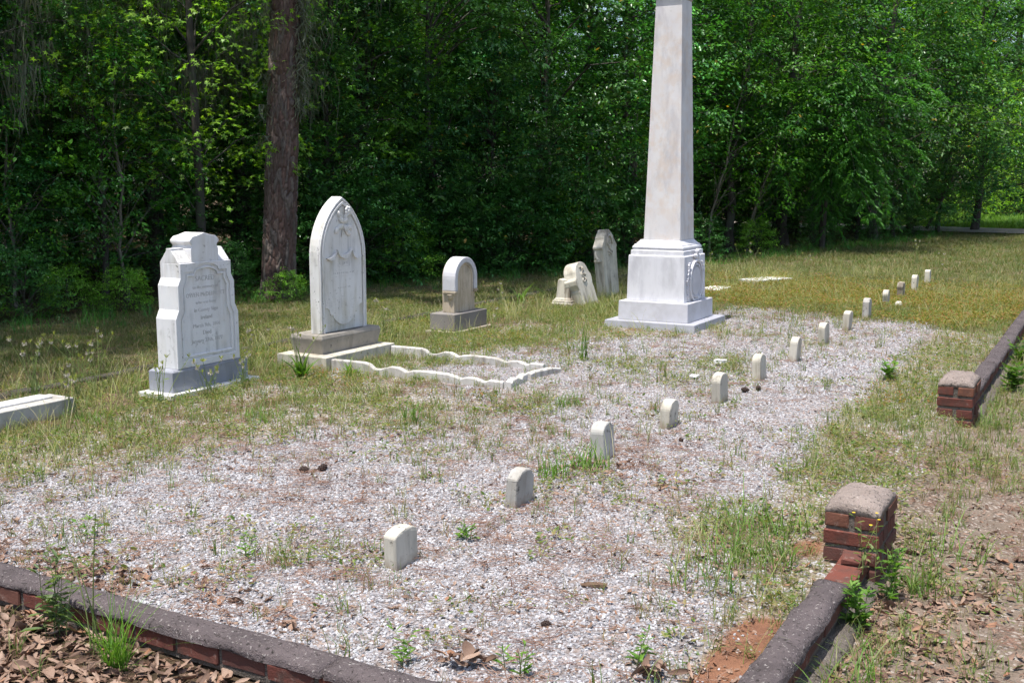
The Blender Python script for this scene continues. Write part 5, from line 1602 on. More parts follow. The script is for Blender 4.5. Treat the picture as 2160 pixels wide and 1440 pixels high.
# footprints of stones, kerbs and pillars, where nothing grows or lies
FOOT = [(5.51, 6.47, -6.35, -5.97), (7.01, 8.02, -6.3, -5.74), (9.34, 10.13, -6.33, -5.94), (10.74, 11.8, -4.91, -3.83), (3.5, 4.86, -6.44, -6.16), (P1U[0] - .01, P1U[1] + .01, -1.02, -0.76), (P2U[0] - .01, P2U[1] + .01, -1.02, -0.76), (U0 - .075, U0 + .075, -7.3, -0.75), (U0, P1U[0], V1 - .075, V1 + .075), (P2U[1], U1, V1 - .075, V1 + .075)]
for f in FS:
    FOOT.append((f[0] - f[2] / 2, f[0] + f[2] / 2, f[1] - f[3] / 2, f[1] + f[3] / 2))
def clear(u, v, pad=0.0):
    k = np.ones(len(u), bool)
    for a, b, c, d in FOOT:
        k &= ~((u > a - pad) & (u < b + pad) & (v > c - pad) & (v < d + pad))
    return k

# gravel chips
def pebble(seed):
    bm = bmesh.new(); bmesh.ops.create_icosphere(bm, subdivisions=1, radius=1)
    r = random.Random(seed)
    sx, sy, sz = r.uniform(.8, 1.25), r.uniform(.65, 1.0), r.uniform(.45, .75)
    for v in bm.verts:
        k = r.uniform(.72, 1.12); v.co = Vector((v.co.x * sx * k, v.co.y * sy * k, v.co.z * sz * k))
    me = bpy.data.meshes.new('pebble'); bm.to_mesh(me); bm.free(); me.materials.append(M['gravel']); return me
gc = proto_coll('pebble', [pebble(i) for i in range(10)])
us, vs_l = [], []
for (a, b, dn) in ((2.66, 4.6, 5600), (4.6, 7.0, 4000), (7.0, 10.0, 2200), (10.0, 14.2, 1300)):
    A = (b - a) * (V1 - V0)
    u, v = sample(int(A * dn), a, b, V0, V1, lambda u, v: np.clip(masks(u, v)['gravel'] * 1.35 - 0.18 + 0.35 * (vnoise(u * 7, v * 7, 77) - 0.5), 0.16 * (v > -6), 1) * (1 - .85 * masks(u, v)['red']))
    k = in_view(u, v) & clear(u, v); us.append(u[k]); vs_l.append(v[k])
u = np.concatenate(us); v = np.concatenate(vs_l); n = len(u)
s = rg.uniform(0.0040, 0.0096, n) * (1 + 0.25 * (u > 8))
P_ = place(u, v); P_[:, 2] += s * 0.15
scatter('gravel', 'pale grey gravel chips spread over the plot', 'gravel', gc, P_, rg.uniform(0, 6.28, (n, 3)) * np.array([.15, .15, 1]), s, rg.integers(0, 10, n))
print('gravel', n)

# dry leaves
def dry_leaf(seed, kind):
    r = random.Random(seed); bm = bmesh.new()
    L = 5; rows = []
    w0 = {'oval': .30, 'narrow': .17, 'lobed': .36}[kind]
    curl = r.uniform(0.5, 2.0); bend = r.uniform(-1.0, 1.4); tw = r.uniform(-.5, .5)
    for i in range(L + 1):
        t = i / L; w = w0 * math.sin(math.pi * min(0.97, 0.08 + t * 0.92)) ** 0.8
        if kind == 'lobed': w *= (1.0 if i % 2 else 0.55)
        row = []
        for j in (-1, 0, 1):
            a = j * curl; yy = math.sin(a) / max(curl, .2) * w if j else 0; zz = (1 - math.cos(a)) / max(curl, .2) * w
            row.append(bm.verts.new((t - .5, yy + tw * 0.1 * t, zz + bend * (t - .5) ** 2 * 0.6 + r.uniform(-.03, .03))))
        rows.append(row)
    for i in range(L):
        for j in range(2):
            bm.faces.new((rows[i][j], rows[i + 1][j], rows[i + 1][j + 1], rows[i][j + 1]))
    me = bpy.data.meshes.new('dry_leaf'); bm.to_mesh(me); bm.free(); me.materials.append(M['litter'])
    return smooth(me)
lc = proto_coll('dry_leaf', [dry_leaf(i, ('oval', 'narrow', 'lobed', 'narrow')[i % 4]) for i in range(12)])
def litter_dens(u, v):
    ins = inside_mask(u, v)
    n1 = fbm(u * 1.4, v * 1.4, 55); n2 = fbm(u * 3.5, v * 3.5, 56)
    d = np.where(ins, 0.26 + 0.6 * sstep(.45, .72, n2), 0.0)
    d = d + ins * 0.75 * np.exp(-((u - U0 - 0.12) / 0.13) ** 2) * (v < -1.9) * (0.4 + n1)      # drift behind the front kerb
    d = d + ins * 0.4 * np.exp(-((v + 1.25) / 0.25) ** 2) * (u > 3.6) * (u < 5.2)
    d = d + 0.5 * ins * np.exp(-(((u - 5.35) / .25) ** 2 + ((v + 2.4) / .35) ** 2)) + 0.4 * ins * np.exp(-(((u - 4.1) / .2) ** 2 + ((v + 2.2) / .4) ** 2))
    d = np.where((u < U0) & (v < 0.2), 0.95, d)                                                # outside the front kerb
    right = (v > V1) & (u > U0 - .2)
    d = np.where(right, np.clip(0.75 * np.exp(-((v + 0.62) / 0.22) ** 2) * (1 - sstep(5.2, 8, u)) + 0.75 + 0.7 * (n1 - .5), 0, 1) * (1 - 0.6 * sstep(7, 11, u)), d)
    d = np.where((v < V0) | (u > U1), 0.10, d)
    return np.clip(d, 0, 1)
us, vl = [], []
for (a, b, c, d_, dn) in ((1.2, 7.0, -8.5, 3.2, 760), (1.2, U0, -7.0, 0.2, 900), (7.0, 14, -11, 2.5, 300), (14, 30, -10, 3, 45)):
    u, v = sample(int((b - a) * (d_ - c) * dn), a, b, c, d_, litter_dens)
    k = in_view(u, v) & clear(u, v, 0.01); us.append(u[k]); vl.append(v[k])
# leaves drifted up behind the front kerb and along the near right kerb
drift = []
for (a, b, c, d_, cnt) in ((U0 + .07, U0 + .5, -6.5, -1.75, 1500), (3.9, 5.1, -1.5, -1.05, 260), (2.9, 4.4, -.8, -.35, 420), (5.1, 5.6, -2.7, -1.9, 200)):
    uu_ = rg.uniform(a, b, cnt); vv_ = rg.uniform(c, d_, cnt)
    if a < 2.8: uu_ = U0 + .07 + np.abs(rg.normal(0, .15, cnt))
    kk_ = (fbm(uu_ * 2.2, vv_ * 1.6, 231) > .40) & clear(uu_, vv_, .01) & in_view(uu_, vv_)
    drift.append((uu_[kk_], vv_[kk_]))
nd0 = sum(len(q) for q in us)
us += [q[0] for q in drift]; vl += [q[1] for q in drift]
u = np.concatenate(us); v = np.concatenate(vl); n = len(u)
out = (np.arange(n) >= nd0) | (u < U0) | ((v > V1) & (u < 5.2))
s = np.where(out, rg.uniform(0.022, 0.064, n), rg.uniform(0.008, 0.036, n)) * np.where(u < U0, 1.15, 1)
P_ = place(u, v); P_[:, 2] += rg.uniform(0.002, 0.014, n) * np.where(u < U0, 2.4, 0.8)
rot = np.stack([rg.normal(0, .45, n) + np.pi * (rg.uniform(0, 1, n) < .45), rg.normal(0, .35, n), rg.uniform(0, 6.28, n)], 1)
scatter('leaf_litter', 'dry brown fallen leaves scattered on the ground', 'leaf litter', lc, P_, rot, s, rg.integers(0, 12, n))
print('litter', n)

# pine straw: little bundles of dry needles
def straw(seed):
    r = np.random.default_rng(seed); paths, rd = [], []
    for k in range(6):
        a = r.uniform(0, 6.28); L = r.uniform(.05, .12); c = r.normal(0, .025, 2)
        t = np.linspace(-.5, .5, 4); b = r.normal(0, .12)
        paths.append(np.stack([c[0] + np.cos(a) * L * t - np.sin(a) * b * L * t * t, c[1] + np.sin(a) * L * t + np.cos(a) * b * L * t * t, np.full(4, .005) + r.uniform(0, .008)], 1)); rd.append(np.full(4, .0008))
    V, F, T = stems_arrays(paths, rd, (.1, .1, .1), 3)
    me = raw_mesh('straw', V, F); me.materials.append(M['needle']); return me
nc_ = proto_coll('straw', [straw(i) for i in range(8)])
us, vl = [], []
for (a, b, c, d_, dn) in ((1.6, 7.0, -8, 1.4, 130), (7, 14, -7.2, 1.5, 40)):
    u, v = sample(int((b - a) * (d_ - c) * dn), a, b, c, d_, lambda u, v: 0.25 + 0.8 * sstep(.45, .7, fbm(u * 1.7, v * 1.7, 91)))
    k = in_view(u, v) & clear(u, v); us.append(u[k]); vl.append(v[k])
u = np.concatenate(us); v = np.concatenate(vl); n = len(u)
P_ = place(u, v, 0.006)
scatter('pine_straw', 'thin reddish pine needles strewn over gravel and soil', 'pine straw', nc_, P_, np.stack([rg.normal(0, .05, n), rg.normal(0, .05, n), rg.uniform(0, 6.28, n)], 1), rg.uniform(.8, 1.4, n), rg.integers(0, 8, n))

# grass
T_GRASS = np.array([(.10, .175, .040), (.135, .205, .052), (.17, .225, .07), (.23, .235, .10)])
T_DRY = np.array([(.27, .21, .11), (.21, .175, .085), (.17, .165, .065), (.13, .145, .05), (.31, .24, .14)])
T_BRIGHT = np.array([(.10, .22, .030), (.13, .26, .035), (.16, .27, .05), (.09, .18, .028)])
T_BLUEG = np.array([(.12, .17, .07), (.15, .20, .085), (.10, .15, .06)])
def tuft(seed, n, lmin, lmax, w, spread, droop, tones, base_r=0.02, seg=3):
    r = np.random.default_rng(seed)
    me = raw_mesh('tuft', *blades_arrays(n, r, lmin, lmax, w, spread, droop, tones, seg, base_r)); me.materials.append(M['grass']); return me
thin = [tuft(i, 9, .04, .13, .0030, .35, .9, T_GRASS, .03) for i in range(4)] + [tuft(i + 10, 8, .03, .10, .0030, .45, 1.0, T_DRY, .035) for i in range(4)]
sparse = proto_coll('sparse_tuft', thin)
def grass_dens(u, v):
    m = masks(u, v); ins = inside_mask(u, v)
    n1 = fbm(u * 1.8, v * 1.8, 141)
    d = (0.10 + 0.9 * (1 - m['gravel'])) * (0.25 + 1.1 * sstep(.35, .65, n1))
    d = np.where(ins, d, 0.0)
    r = (v > V1) & (u > U0)
    d = np.where(r, (1.0 + 0.6 * sstep(7, 11, u)) * sstep(.32, .52, n1) * (1 - 0.45 * m['soil']) + 0.6 * np.exp(-((v + .66) / .12) ** 2), d)
    d = np.where(u < U0, 0.30 * sstep(.4, .6, n1), d)
    return np.clip(d * (1 - .9 * m['red']), 0, 1)
us, vl = [], []
for (a, b, c, d_, dn) in ((1.6, 5.5, -7.1, 3.2, 230), (5.5, 9.5, -7.1, 3.2, 330), (9.5, 14.0, -7.1, 2.5, 280)):
    u, v = sample(int((b - a) * (d_ - c) * dn), a, b, c, d_, grass_dens)
    k = in_view(u, v) & clear(u, v, .01); us.append(u[k]); vl.append(v[k])
u = np.concatenate(us); v = np.concatenate(vl); n = len(u)
scatter('thin_grass', 'sparse thin grass tufts growing through the gravel', 'grass', sparse, place(u, v, -0.004), np.stack([rg.normal(0, .08, n), rg.normal(0, .08, n), rg.uniform(0, 6.28, n)], 1), rg.uniform(.6, 1.35, n), rg.integers(0, 8, n))
print('thin grass', n)

# loose pale wisps standing over the shorter grass
T_PALE = np.array([(.34, .33, .16), (.28, .30, .12), (.38, .34, .20), (.22, .27, .09)])
wisp = proto_coll('wisp', [tuft(i + 90, 6, .10, .30, .0034, .30, .8, T_PALE, .06, 4) for i in range(6)])
def wisp_dens(u, v):
    m = masks(u, v); n1 = sstep(.35, .62, fbm(u * 1.3, v * 1.3, 201))
    return np.clip((sstep(-4.0, -5.6, v) * (v > V0 - .5) + .5 * sstep(12, 15, u) + .25) * n1 * (1 - .8 * m['gravel']) * (1 - m['forest']) * ((v < V1) | (u > 9)), 0, 1)
u, v = sample(7500, 3.2, 19.5, -7.6, 1.5, wisp_dens)
k = in_view(u, v) & clear(u, v, .01); u, v = u[k], v[k]; n = len(u)
scatter('wispy_grass', 'loose pale grass wisps standing among the graves', 'grass', wisp, place(u, v, -0.004), np.stack([rg.normal(0, .12, n), rg.normal(0, .12, n), rg.uniform(0, 6.28, n)], 1), rg.uniform(.6, 1.2, n), rg.integers(0, 6, n))
print('wisps', n)
lawn = [tuft(i + 30, 14, .025, .065, .0042, .55, .9, (T_DRY, T_GRASS * .8, T_GRASS * .65, T_DRY * .85)[i % 4], .06) for i in range(8)]
lawnc = proto_coll('lawn_tuft', lawn)
def lawn_dens(u, v):
    ins = inside_mask(u, v); m = masks(u, v)
    n1 = fbm(u * .9, v * .9, 161)
    d = np.where(ins & (u < 12.5), 0.2 * (1 - m['gravel']) * sstep(-4.6, -5.6, v), 0.0)
    d = np.where((v < V0), 0.62 + .3 * n1, d)
    d = np.where(u > 12.2, (0.85 + .3 * (n1 - .5)) * (1 - .35 * m['sorrel']), d)
    d = np.where((v > V1) & (u > 10), .55 * sstep(10, 13, u), d)
    return np.clip(d * (1 - m['gravel']) * (1 - .85 * m['forest']) * (0.35 + 0.9 * sstep(.3, .6, fbm(u * 2.6, v * 2.6, 164))), 0, 1)
us, vl = [], []
for (a, b, c, d_, dn) in ((3.0, 12.2, -11.5, -4.2, 420), (11, 20, -11, 4.5, 330), (20, 36, -9, 8, 120)):
    u, v = sample(int((b - a) * (d_ - c) * dn), a, b, c, d_, lawn_dens)
    k = in_view(u, v, 1) & clear(u, v, .0); us.append(u[k]); vl.append(v[k])
u = np.concatenate(us); v = np.concatenate(vl); n = len(u)
s = rg.uniform(.75, 1.4, n) * (1 + .5 * (u > 20)) * np.where(inside_mask(u, v), 1.15, 1)
scatter('lawn_grass', 'short olive lawn grass behind and beyond the graves', 'grass', lawnc, place(u, v, -0.004), np.stack([rg.normal(0, .08, n), rg.normal(0, .08, n), rg.uniform(0, 6.28, n)], 1), s, rg.integers(0, 8, n))
print('lawn', n)

# sorrel: low orange and yellow-green weeds past the end of the gravel
def sorrel(seed):
    r = np.random.default_rng(seed); n = 22
    a = r.uniform(0, 6.28, n); q = .05 * np.sqrt(r.uniform(0, 1, n)); z = r.uniform(.01, .06, n)
    pos = np.stack([q * np.cos(a), q * np.sin(a), z], 1); d = np.stack([np.cos(a), np.sin(a), r.normal(.2, .4, n)], 1)
    tones = np.array([(.27, .17, .05), (.24, .22, .05), (.18, .22, .05), (.28, .13, .05), (.13, .18, .04)])
    me = raw_mesh('sorrel', *leaves_arrays(pos, d, np.array([0, 0, 1.]) + r.normal(0, .5, (n, 3)), r.uniform(.012, .024, n), 'oval', tones[r.integers(0, 5, n)])); me.materials.append(M['grass']); return me
u, v = sample(26000, 11.5, 18.3, -6.2, 1.0, lambda u, v: masks(u, v)['sorrel'] ** 1.2 * (0.35 + .65 * sstep(.35, .6, fbm(u * 2.3, v * 2.3, 171))))
k = in_view(u, v) & clear(u, v); u, v = u[k], v[k]
# the same weed comes up thinly elsewhere
u2, v2 = sample(5000, 6.5, 12.5, -7, -1.1, lambda u, v: .35 * (1 - masks(u, v)['gravel']) * sstep(.5, .7, fbm(u * 1.5, v * 1.5, 181)))
k = in_view(u2, v2) & clear(u2, v2); u = np.concatenate([u, u2[k]]); v = np.concatenate([v, v2[k]]); n = len(u)
scatter('sorrel_weeds', 'low orange and yellow green weeds carpeting the ground past the gravel', 'weeds', proto_coll('sorrel', [sorrel(i) for i in range(8)]), place(u, v, -.003), np.stack([rg.normal(0, .1, n), rg.normal(0, .1, n), rg.uniform(0, 6.28, n)], 1), rg.uniform(.7, 1.4, n), rg.integers(0, 8, n))
print('sorrel', n)

# small green ground weeds between the grass and over the gravel edges
def low_weed(seed):
    r = np.random.default_rng(seed); n = 20
    a = r.uniform(0, 6.28, n); q = .06 * np.sqrt(r.uniform(0, 1, n)); z = r.uniform(.004, .045, n)
    pos = np.stack([q * np.cos(a), q * np.sin(a), z], 1); d = np.stack([np.cos(a), np.sin(a), r.normal(.2, .4, n)], 1)
    tones = np.array([(.19, .23, .06), (.14, .20, .045), (.24, .24, .09), (.11, .17, .04), (.27, .22, .10)])
    me = raw_mesh('low_weed', *leaves_arrays(pos, d, np.array([0, 0, 1.]) + r.normal(0, .5, (n, 3)), r.uniform(.010, .026, n), ('oval', 'narrow')[seed % 2], tones[r.integers(0, 5, n)])); me.materials.append(M['grass']); return me
def weed_dens(u, v):
    m = masks(u, v); ins = inside_mask(u, v)
    n1 = sstep(.38, .66, fbm(u * 2.0, v * 2.0, 191))
    d = np.where(ins, (0.08 + 0.8 * (1 - m['gravel'])) * n1, 0.0)
    d = np.where((v > V1) & (u > U0), 0.55 * n1 * (1 - .5 * m['soil']), d)
    d = np.where(v < V0, .4 * n1, d)
    return np.clip(d * (1 - m['red']) * (1 - m['forest']), 0, 1)
us, vl = [], []
for (a, b, c, d_, dn) in ((2.5, 5.5, -7.6, 3.2, 260), (5.5, 9.5, -8.5, 3.2, 330), (9.5, 15.0, -9, 2.5, 230)):
    u, v = sample(int((b - a) * (d_ - c) * dn), a, b, c, d_, weed_dens)
    k = in_view(u, v) & clear(u, v, .01); us.append(u[k]); vl.append(v[k])
u = np.concatenate(us); v = np.concatenate(vl); n = len(u)
scatter('ground_weeds', 'low yellow green weeds creeping between grass and gravel', 'weeds', proto_coll('low_weed', [low_weed(i) for i in range(8)]), place(u, v, -.003), np.stack([rg.normal(0, .1, n), rg.normal(0, .1, n), rg.uniform(0, 6.28, n)], 1), rg.uniform(.6, 1.4, n), rg.integers(0, 8, n))
print('weeds', n)

# thin grass and seedlings along the foot of the woods
ws = proto_coll('wood_edge_grass', [tuft(i + 60, 16, .08, .26, .007, .5, 1.0, (G_MID * 1.1, G_DARK * 1.3)[i % 2], .08) for i in range(6)])
x = rg.uniform(-9, 17, 16000); y = rg.uniform(9, 38, 16000)
dd = (y - forest_edge(x)) * .72
k = (rg.uniform(0, 1, 16000) < np.exp(-((dd + .15) / .55) ** 2)); x, y = x[k], y[k]; u, v = to_uv(x, y)
keep = np.array([min(math.hypot(a - q[0], b - q[1]) for q in rp) > 2.2 for a, b in zip(x, y)]) if len(x) else np.array([], bool)
u, v = u[keep], v[keep]; n = len(u)
scatter('edge_grass', 'green grass and seedlings along the foot of the woods', 'grass', ws, place(u, v, -.01), np.stack([rg.normal(0, .1, n), rg.normal(0, .1, n), rg.uniform(0, 6.28, n)], 1), rg.uniform(.6, 1.3, n), rg.integers(0, 6, n))
x = rg.uniform(12.5, 26, 5000); y = rg.uniform(33.5, 41, 5000); u, v = to_uv(x, y)
keep = np.array([min(math.hypot(a - q[0], b - q[1]) for q in [((1 - t) * rp[i][0] + t * rp[i + 1][0], (1 - t) * rp[i][1] + t * rp[i + 1][1]) for i in range(len(rp) - 1) for t in (0, .25, .5, .75)]) > 1.6 for a, b in zip(x, y)])
u, v = u[keep], v[keep]; n = len(u)
scatter('verge_grass', 'bright green grass on the bank beyond the far road', 'grass', proto_coll('verge', [tuft(i + 70, 20, .12, .34, .012, .45, .9, T_BRIGHT, .15) for i in range(4)]), place(u, v, -.01), np.stack([np.zeros(n), np.zeros(n), rg.uniform(0, 6.28, n)], 1), rg.uniform(.8, 1.5, n), rg.integers(0, 4, n))

# ------------------------------------------------------------------ single plants one can point to
def plant(name, label, u, v, parts, cat='weed', group=None, z=None):
    """parts: list of (part name, (V, F, T), material)"""
    e = empty(name, W(u, v, (gz1(u, v) if z is None else z) - 0.004), rg.uniform(0, 6.28))
    tag(e, label, cat, group)
    for nm, A, mt in parts:
        mesh_obj(nm, raw_mesh(nm, *A), M[mt], e)['kind'] = 'stuff'
    return e

def clump(seed, n, lmin, lmax, w, spread, droop, tones, br=.03, seg=5):
    return blades_arrays(n, np.random.default_rng(seed), lmin, lmax, w, spread, droop, tones, seg, br)

plant('broadleaf_clump', 'bright green strappy leaf clump between SACRED and pointed-arch headstones', 6.66, -5.72, [('leaves', clump(1, 44, .14, .34, .026, .55, .9, T_BRIGHT * .8), 'grass')])
plant('broadleaf_clump', 'smaller strappy leaf clump at the corner of the scalloped surround', 6.95, -5.45, [('leaves', clump(2, 20, .10, .25, .020, .6, .9, T_BRIGHT * .85), 'grass')])
plant('grass_tuft', 'tall fine grass tuft in dead leaves below the front kerb', 2.40, -2.93, [('blades', clump(3, 95, .12, .36, .0042, .35, .8, T_BRIGHT * .95, .045), 'grass')], cat='grass tuft')
plant('grass_tuft', 'green grass tuft left of the third footstone, nearer one', 5.08, -2.60, [('blades', clump(4, 60, .08, .19, .0065, .45, .7, T_BRIGHT, .10), 'grass')], cat='grass tuft')
plant('grass_tuft', 'green grass tuft at the foot of the third footstone', 5.33, -2.50, [('blades', clump(5, 70, .08, .22, .0065, .4, .6, T_BRIGHT, .11), 'grass')], cat='grass tuft')
plant('grass_tuft', 'short green grass tuft on gravel left of the footstone row', 6.75, -3.35, [('blades', clump(6, 60, .05, .16, .006, .5, .7, T_BRIGHT, .10), 'grass')], cat='grass tuft')
plant('grass_tuft', 'upright grass tuft in gravel before the pointed-arch headstone', 5.80, -4.05, [('blades', clump(7, 26, .08, .18, .010, .4, .6, T_BRIGHT * .9, .05), 'grass')], cat='grass tuft')
plant('grass_tuft', 'low bright grass patch in front of the SACRED headstone', 5.35, -4.95, [('blades', clump(8, 90, .04, .12, .005, .5, .7, T_BRIGHT, .16), 'grass')], cat='grass tuft')
plant('grass_tuft', 'low bright grass patch by the white block at left', 4.72, -5.85, [('blades', clump(9, 90, .04, .12, .005, .5, .7, T_BRIGHT, .14), 'grass')], cat='grass tuft')
plant('reed_tuft', 'tall upright green blades at the end of the scalloped surround', 8.62, -4.12, [('blades', clump(10, 11, .22, .42, .010, .12, .35, T_BRIGHT * .8, .05), 'grass')], cat='grass tuft')
plant('reed_tuft', 'tall upright green blades just left of the obelisk plinth', 9.05, -4.45, [('blades', clump(11, 6, .2, .36, .009, .15, .4, T_BRIGHT * .8, .08), 'grass')], cat='grass tuft')
plant('arching_grass', 'long pale arching grass between round headstone and leaning stone', 12.2, -6.75, [('blades', clump(12, 7, .45, .72, .018, .3, 1.9, T_BRIGHT * 1.1, .03, 8), 'grass')], cat='grass tuft')
for k, (u, v, lab, n, br) in enumerate(((4.35, -1.28, 'thick weedy grass clump inside the kerb by the nearest pillar', 150, .20), (4.75, -1.32, 'loose green grass clump left of the nearest pillar', 120, .2), (3.95, -1.35, 'grassy tuft in gravel by the orange soil strip', 70, .14), (4.55, -0.62, 'tall thin grass growing right of the nearest pillar', 60, .12), (4.95, -0.55, 'wispy grass beyond the nearest pillar on the path side', 50, .14), (7.85, -0.66, 'straggling grass at the foot of the farther pillar', 60, .14), (3.55, -0.68, 'curly grass against the outside of the near right kerb', 40, .10), (3.3, -0.70, 'green curling blades at the kerb near the bottom edge', 26, .06))):
    plant('grass_clump', lab, u, v, [('blades', clump(20 + k, n, .08, .30, .0045, .5, 1.0, np.concatenate([T_GRASS, T_BRIGHT]), br), 'grass')], cat='grass clump')

def stalk_weed(seed, n, h, leafy=10, tones=T_BLUEG, lsize=.07, kind='narrow', r0=.002, lean=.18, yellow=False, fluff=False):
    r = np.random.default_rng(seed); paths, rad, lv = [], [], []; tips = []
    for k in range(n):
        a = r.uniform(0, 6.28); H = h * r.uniform(.65, 1.1); le = abs(r.normal(0, lean)); c = r.normal(0, .02, 2); bow = r.normal(0, .12)
        t = np.linspace(0, 1, 7)
        p = np.stack([c[0] + np.cos(a) * le * H * t ** 1.4 + bow * H * t * t * np.sin(a), c[1] + np.sin(a) * le * H * t ** 1.4 - bow * H * t * t * np.cos(a), H * t], 1)
        paths.append(p); rad.append(np.linspace(r0, r0 * .5, 7)); tips.append(p[-1])
        if leafy:
            m = leafy; tt = r.uniform(.1, .95, m); q = np.stack([np.interp(tt, t, p[:, i]) for i in range(3)], 1)
            b = r.uniform(0, 6.28, m); d = np.stack([np.cos(b), np.sin(b), r.uniform(.0, .8, m)], 1)
            lv.append(leaves_arrays(q, d, np.array([0, 0, 1.]) + r.normal(0, .3, (m, 3)), lsize * r.uniform(.5, 1.2, m) * (1.15 - .5 * tt), kind, tones[r.integers(0, len(tones), m)]))
    out = [('stems', stems_arrays(paths, rad, (.22, .27, .10), 4), 'grass')]
    if lv: out.append(('leaves', join(lv), 'grass'))
    return out, tips

def fluff_ball(c, r, seed):
    g = np.random.default_rng(seed); m = 46
    d = nrm(g.normal(0, 1, (m, 3))); pos = np.asarray(c)[None, :] + d * r * .35
    return leaves_arrays(pos, d, g.normal(0, 1, (m, 3)), np.full(m, r * .9), 'narrow', np.full((m, 3), .5))

def seed_weed(label, u, v, n, h, seed, heads=1.0, lean=.2):
    parts, tips = stalk_weed(seed, n + 2, h * 1.1, 2, T_BLUEG * 1.2, .05, r0=.0030, lean=lean)
    g = np.random.default_rng(seed + 1)
    sp = [fluff_ball(t, g.uniform(.011, .018), seed + i) for i, t in enumerate(tips) if g.uniform() < heads]
    bd = [leaves_arrays(np.repeat(np.asarray(t)[None, :], 5, 0), nrm(g.normal(0, .35, (5, 3)) + np.array([0, 0, 1.])), g.normal(0, 1, (5, 3)), np.full(5, .034), 'narrow', np.full((5, 3), (.30, .32, .10))) for t in tips]
    parts.append(('buds', join(bd), 'grass'))
    e = plant('seedhead_weed', label, u, v, parts, cat='weed', group='tall weeds with fluffy seed heads')
    if sp:
        mesh_obj('seed_heads', raw_mesh('seed_heads', *join(sp)), M['seed'], e)['kind'] = 'stuff'
SW = [(4.45, -6.75, 7, .42, 'leftmost tall seedhead weeds behind the white marble block'), (5.0, -6.85, 9, .40, 'dense tall seedhead weeds right of the white marble block'), (5.25, -6.65, 8, .36, 'seedhead weeds midway between white block and SACRED headstone'), (5.5, -6.75, 7, .38, 'tall seedhead weeds touching the left side of SACRED headstone'), (4.75, -6.1, 6, .30, 'seedhead weeds leaning over the end of the white block'), (5.75, -5.85, 6, .24, 'short seedhead weeds in front of the SACRED base, left half'), (6.15, -5.85, 6, .24, 'short seedhead weeds in front of the SACRED base, right half'), (5.35, -5.9, 5, .28, 'thin weeds before the left corner of SACRED slab'), (6.75, -6.35, 4, .36, 'single tall seedhead weed left of the pointed-arch headstone'), (6.95, -6.0, 5, .32, 'weeds against the left end of pointed-arch base'), (8.35, -6.5, 6, .40, 'tall leaning seedhead weeds right of pointed-arch headstone'), (9.0, -6.6, 5, .32, 'seedhead weeds left of the small round headstone'), (9.95, -5.85, 4, .2, 'short weeds before the small round headstone base'), (10.9, -6.75, 5, .3, 'seedhead weeds behind the small round headstone, to its right'), (11.6, -6.7, 5, .28, 'seedhead weeds left of the long arching grass'), (14.4, -6.0, 4, .40, 'seedhead weed right of the pointed pedestal'), (16.6, -5.8, 6, .42, 'seedhead weeds right of the obelisk wreath, against dark woods'), (17.2, -5.3, 6, .48, 'tallest seedhead weeds behind the long thin slab'), (18.3, -4.6, 4, .34, 'small seedhead weed right of the long thin slab'), (21.3, -3.3, 4, .46, 'pair of seedhead weeds on the lawn above the last footstone'), (17.6, -2.45, 2, .45, 'thin seedhead weed leaning from behind the last footstone'), (13.5, -5.6, 4, .3, 'seedhead weeds between pointed pedestal and obelisk')]
for k, (u, v, n_, h, lab) in enumerate(SW):
    seed_weed(lab, u, v, n_, h, 300 + k * 7, .6, .35)

p, t_ = stalk_weed(501, 7, .40, 16, T_BLUEG * 1.1, .07); plant('leafy_weed', 'leggy grey green weeds growing over the front kerb at left', 2.47, -3.32, p)
p, t_ = stalk_weed(502, 3, .5, 3, T_BLUEG * 1.3, .05, r0=.003, lean=.4); plant('leafy_weed', 'pale straight stalks leaning across the front kerb', 2.44, -3.08, p)
p, t_ = stalk_weed(503, 6, .22, 26, T_BRIGHT, .055, lean=.3); plant('feathery_weed', 'bright green feathery weed against the near kerb below the pillar', 4.02, -0.75, p)
p, t_ = stalk_weed(504, 5, .30, 18, T_BRIGHT * .9, .06, lean=.3); plant('feathery_weed', 'feathery green weed at the outer corner of the nearest pillar', 4.38, -0.70, p)
p, t_ = stalk_weed(505, 6, .26, 4, T_GRASS, .05, r0=.0016, lean=.3)
yf_ = [leaves_arrays(np.repeat(np.asarray(q)[None, :], 9, 0), np.stack([np.cos(np.arange(9) * .7), np.sin(np.arange(9) * .7), np.full(9, .25)], 1), np.tile([0, 0, 1.], (9, 1)), np.full(9, .008), 'oval', np.full((9, 3), .5)) for q in t_[:4]]
e = plant('yellow_flower_weed', 'thin weed with small yellow flowers in front of the nearest pillar', 4.33, -0.79, p, z=0.03)
mesh_obj('flowers', raw_mesh('flowers', *join(yf_)), M['yellow'], e)['kind'] = 'stuff'
p, t_ = stalk_weed(506, 9, .20, 7, T_BRIGHT * 1.1, .075, 'oval', lean=.7); plant('round_leaf_weed', 'light green round leaved weed alone on gravel near the farther pillar', 8.95, -1.53, p)
p, t_ = stalk_weed(507, 14, .26, 9, T_BRIGHT * .8, .085, 'oval', lean=.6); plant('round_leaf_weed', 'leafy green weeds against the outside of the far kerb', 9.3, -0.68, p)
p, t_ = stalk_weed(508, 10, .24, 9, T_BRIGHT * .75, .075, 'oval', lean=.5); plant('round_leaf_weed', 'leafy weeds along the far kerb near the right edge', 10.6, -0.70, p)
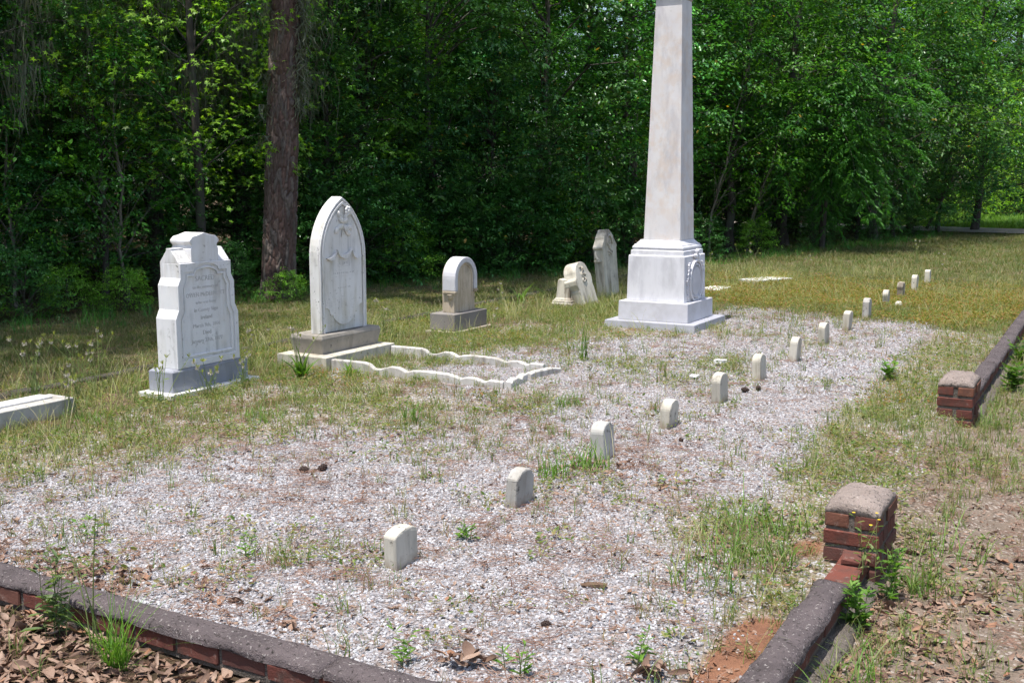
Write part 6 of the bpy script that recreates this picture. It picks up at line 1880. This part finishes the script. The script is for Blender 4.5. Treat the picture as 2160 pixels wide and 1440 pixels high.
for k, (u, v, lab) in enumerate(((2.9, -1.62, 'single stemmed green weed at the bottom edge by leaf heap'), (3.16, -1.3, 'small green grass weed at the bottom edge near orange soil'), (2.78, -1.98, 'tiny seedling beside the front kerb near bottom centre'), (3.3, -3.15, 'small sprig on gravel left of the nearest footstone'), (3.95, -2.45, 'thin sprig on gravel between first and second footstones'), (3.15, -3.95, 'small leafy sprig on gravel near the left of front kerb'))):
    p, t_ = stalk_weed(520 + k, 4, .13, 9, T_BRIGHT, .045, lean=.3); plant('sprig', lab, u, v, p)

# pine cones
def cone_mesh(seed):
    r = random.Random(seed); b = MB()
    b.blob((0, 0, .022), (.034, .022, .020), 10, 5)
    for k in range(46):
        t = k / 46; a = k * 2.4; rr_ = .022 * math.sin(math.pi * (0.15 + .8 * t)) ; x = -.034 + .07 * t
        rot = Matrix.Rotation(a, 3, 'X') @ Matrix.Rotation(-.5, 3, 'Y')
        b.blob((x, rr_ * math.sin(-a), .022 + rr_ * math.cos(a)), (.010, .006, .003), 6, 2, rot)
    return b.mesh('pine_cone', smooth=False)
CN = [cone_mesh(1), cone_mesh(2)]
for k, (u, v, lab) in enumerate(((7.90, -2.41, 'dark pine cone on gravel, left one of the pair past the fifth footstone'), (8.0, -2.34, 'dark pine cone on gravel, right one of the pair past fifth footstone'), (4.48, -3.85, 'dark pine cone on gravel in the left foreground, left of two'), (4.57, -3.78, 'dark pine cone on gravel in the left foreground, right of two'), (6.2, -2.28, 'small dark cone on gravel right of the fourth footstone'), (3.3, -1.72, 'small cone on gravel at bottom centre right'))):
    o = mesh_obj('pine_cone', CN[k % 2], M['cone'], None, loc=W(u, v, gz1(u, v) + .004), rot=(0.2 * k, .1, k * 1.3))
    o.scale = (.8,) * 3 if k < 4 else (.5,) * 3
    tag(o, lab, 'pine cone', 'pine cones on the gravel')

# curled heaps of dead leaves, and one loose bark chip
def heap(label, u, v, seed, n=14):
    r = random.Random(seed); e = empty('dead_leaf_heap', W(u, v, gz1(u, v)), 0)
    tag(e, label, 'dead leaves')
    for k in range(n):
        o = mesh_obj('dead_leaf', lc.objects[r.randrange(12)].data, None, e, loc=(r.uniform(-.09, .09), r.uniform(-.035, .035), r.uniform(.012, .045)), rot=(r.uniform(-.9, .9), r.uniform(-.7, .7), r.uniform(0, 6.28)))
        o.scale = (r.uniform(.05, .085),) * 3
heap('curled brown dead leaf heap at bottom centre behind the front kerb', 2.88, -1.80, 3)
heap('curled brown dead leaf heap at the bottom edge left of orange soil', 3.12, -1.20, 6)
b = MB(); b.prism([(-.05, 0), (.045, 0), (.052, .006), (.02, .012), (-.03, .009), (-.056, .005)], -.013, .012)
o = b.build('bark_chip', M['stem'], None, .003, 2, wear=.003); o.location = W(3.72, -1.72, gz1(3.72, -1.72) + .008); o.rotation_euler = (.1, -.08, -.3)
tag(o, 'flat brown bark chip on gravel right of the nearest footstone', 'bark')
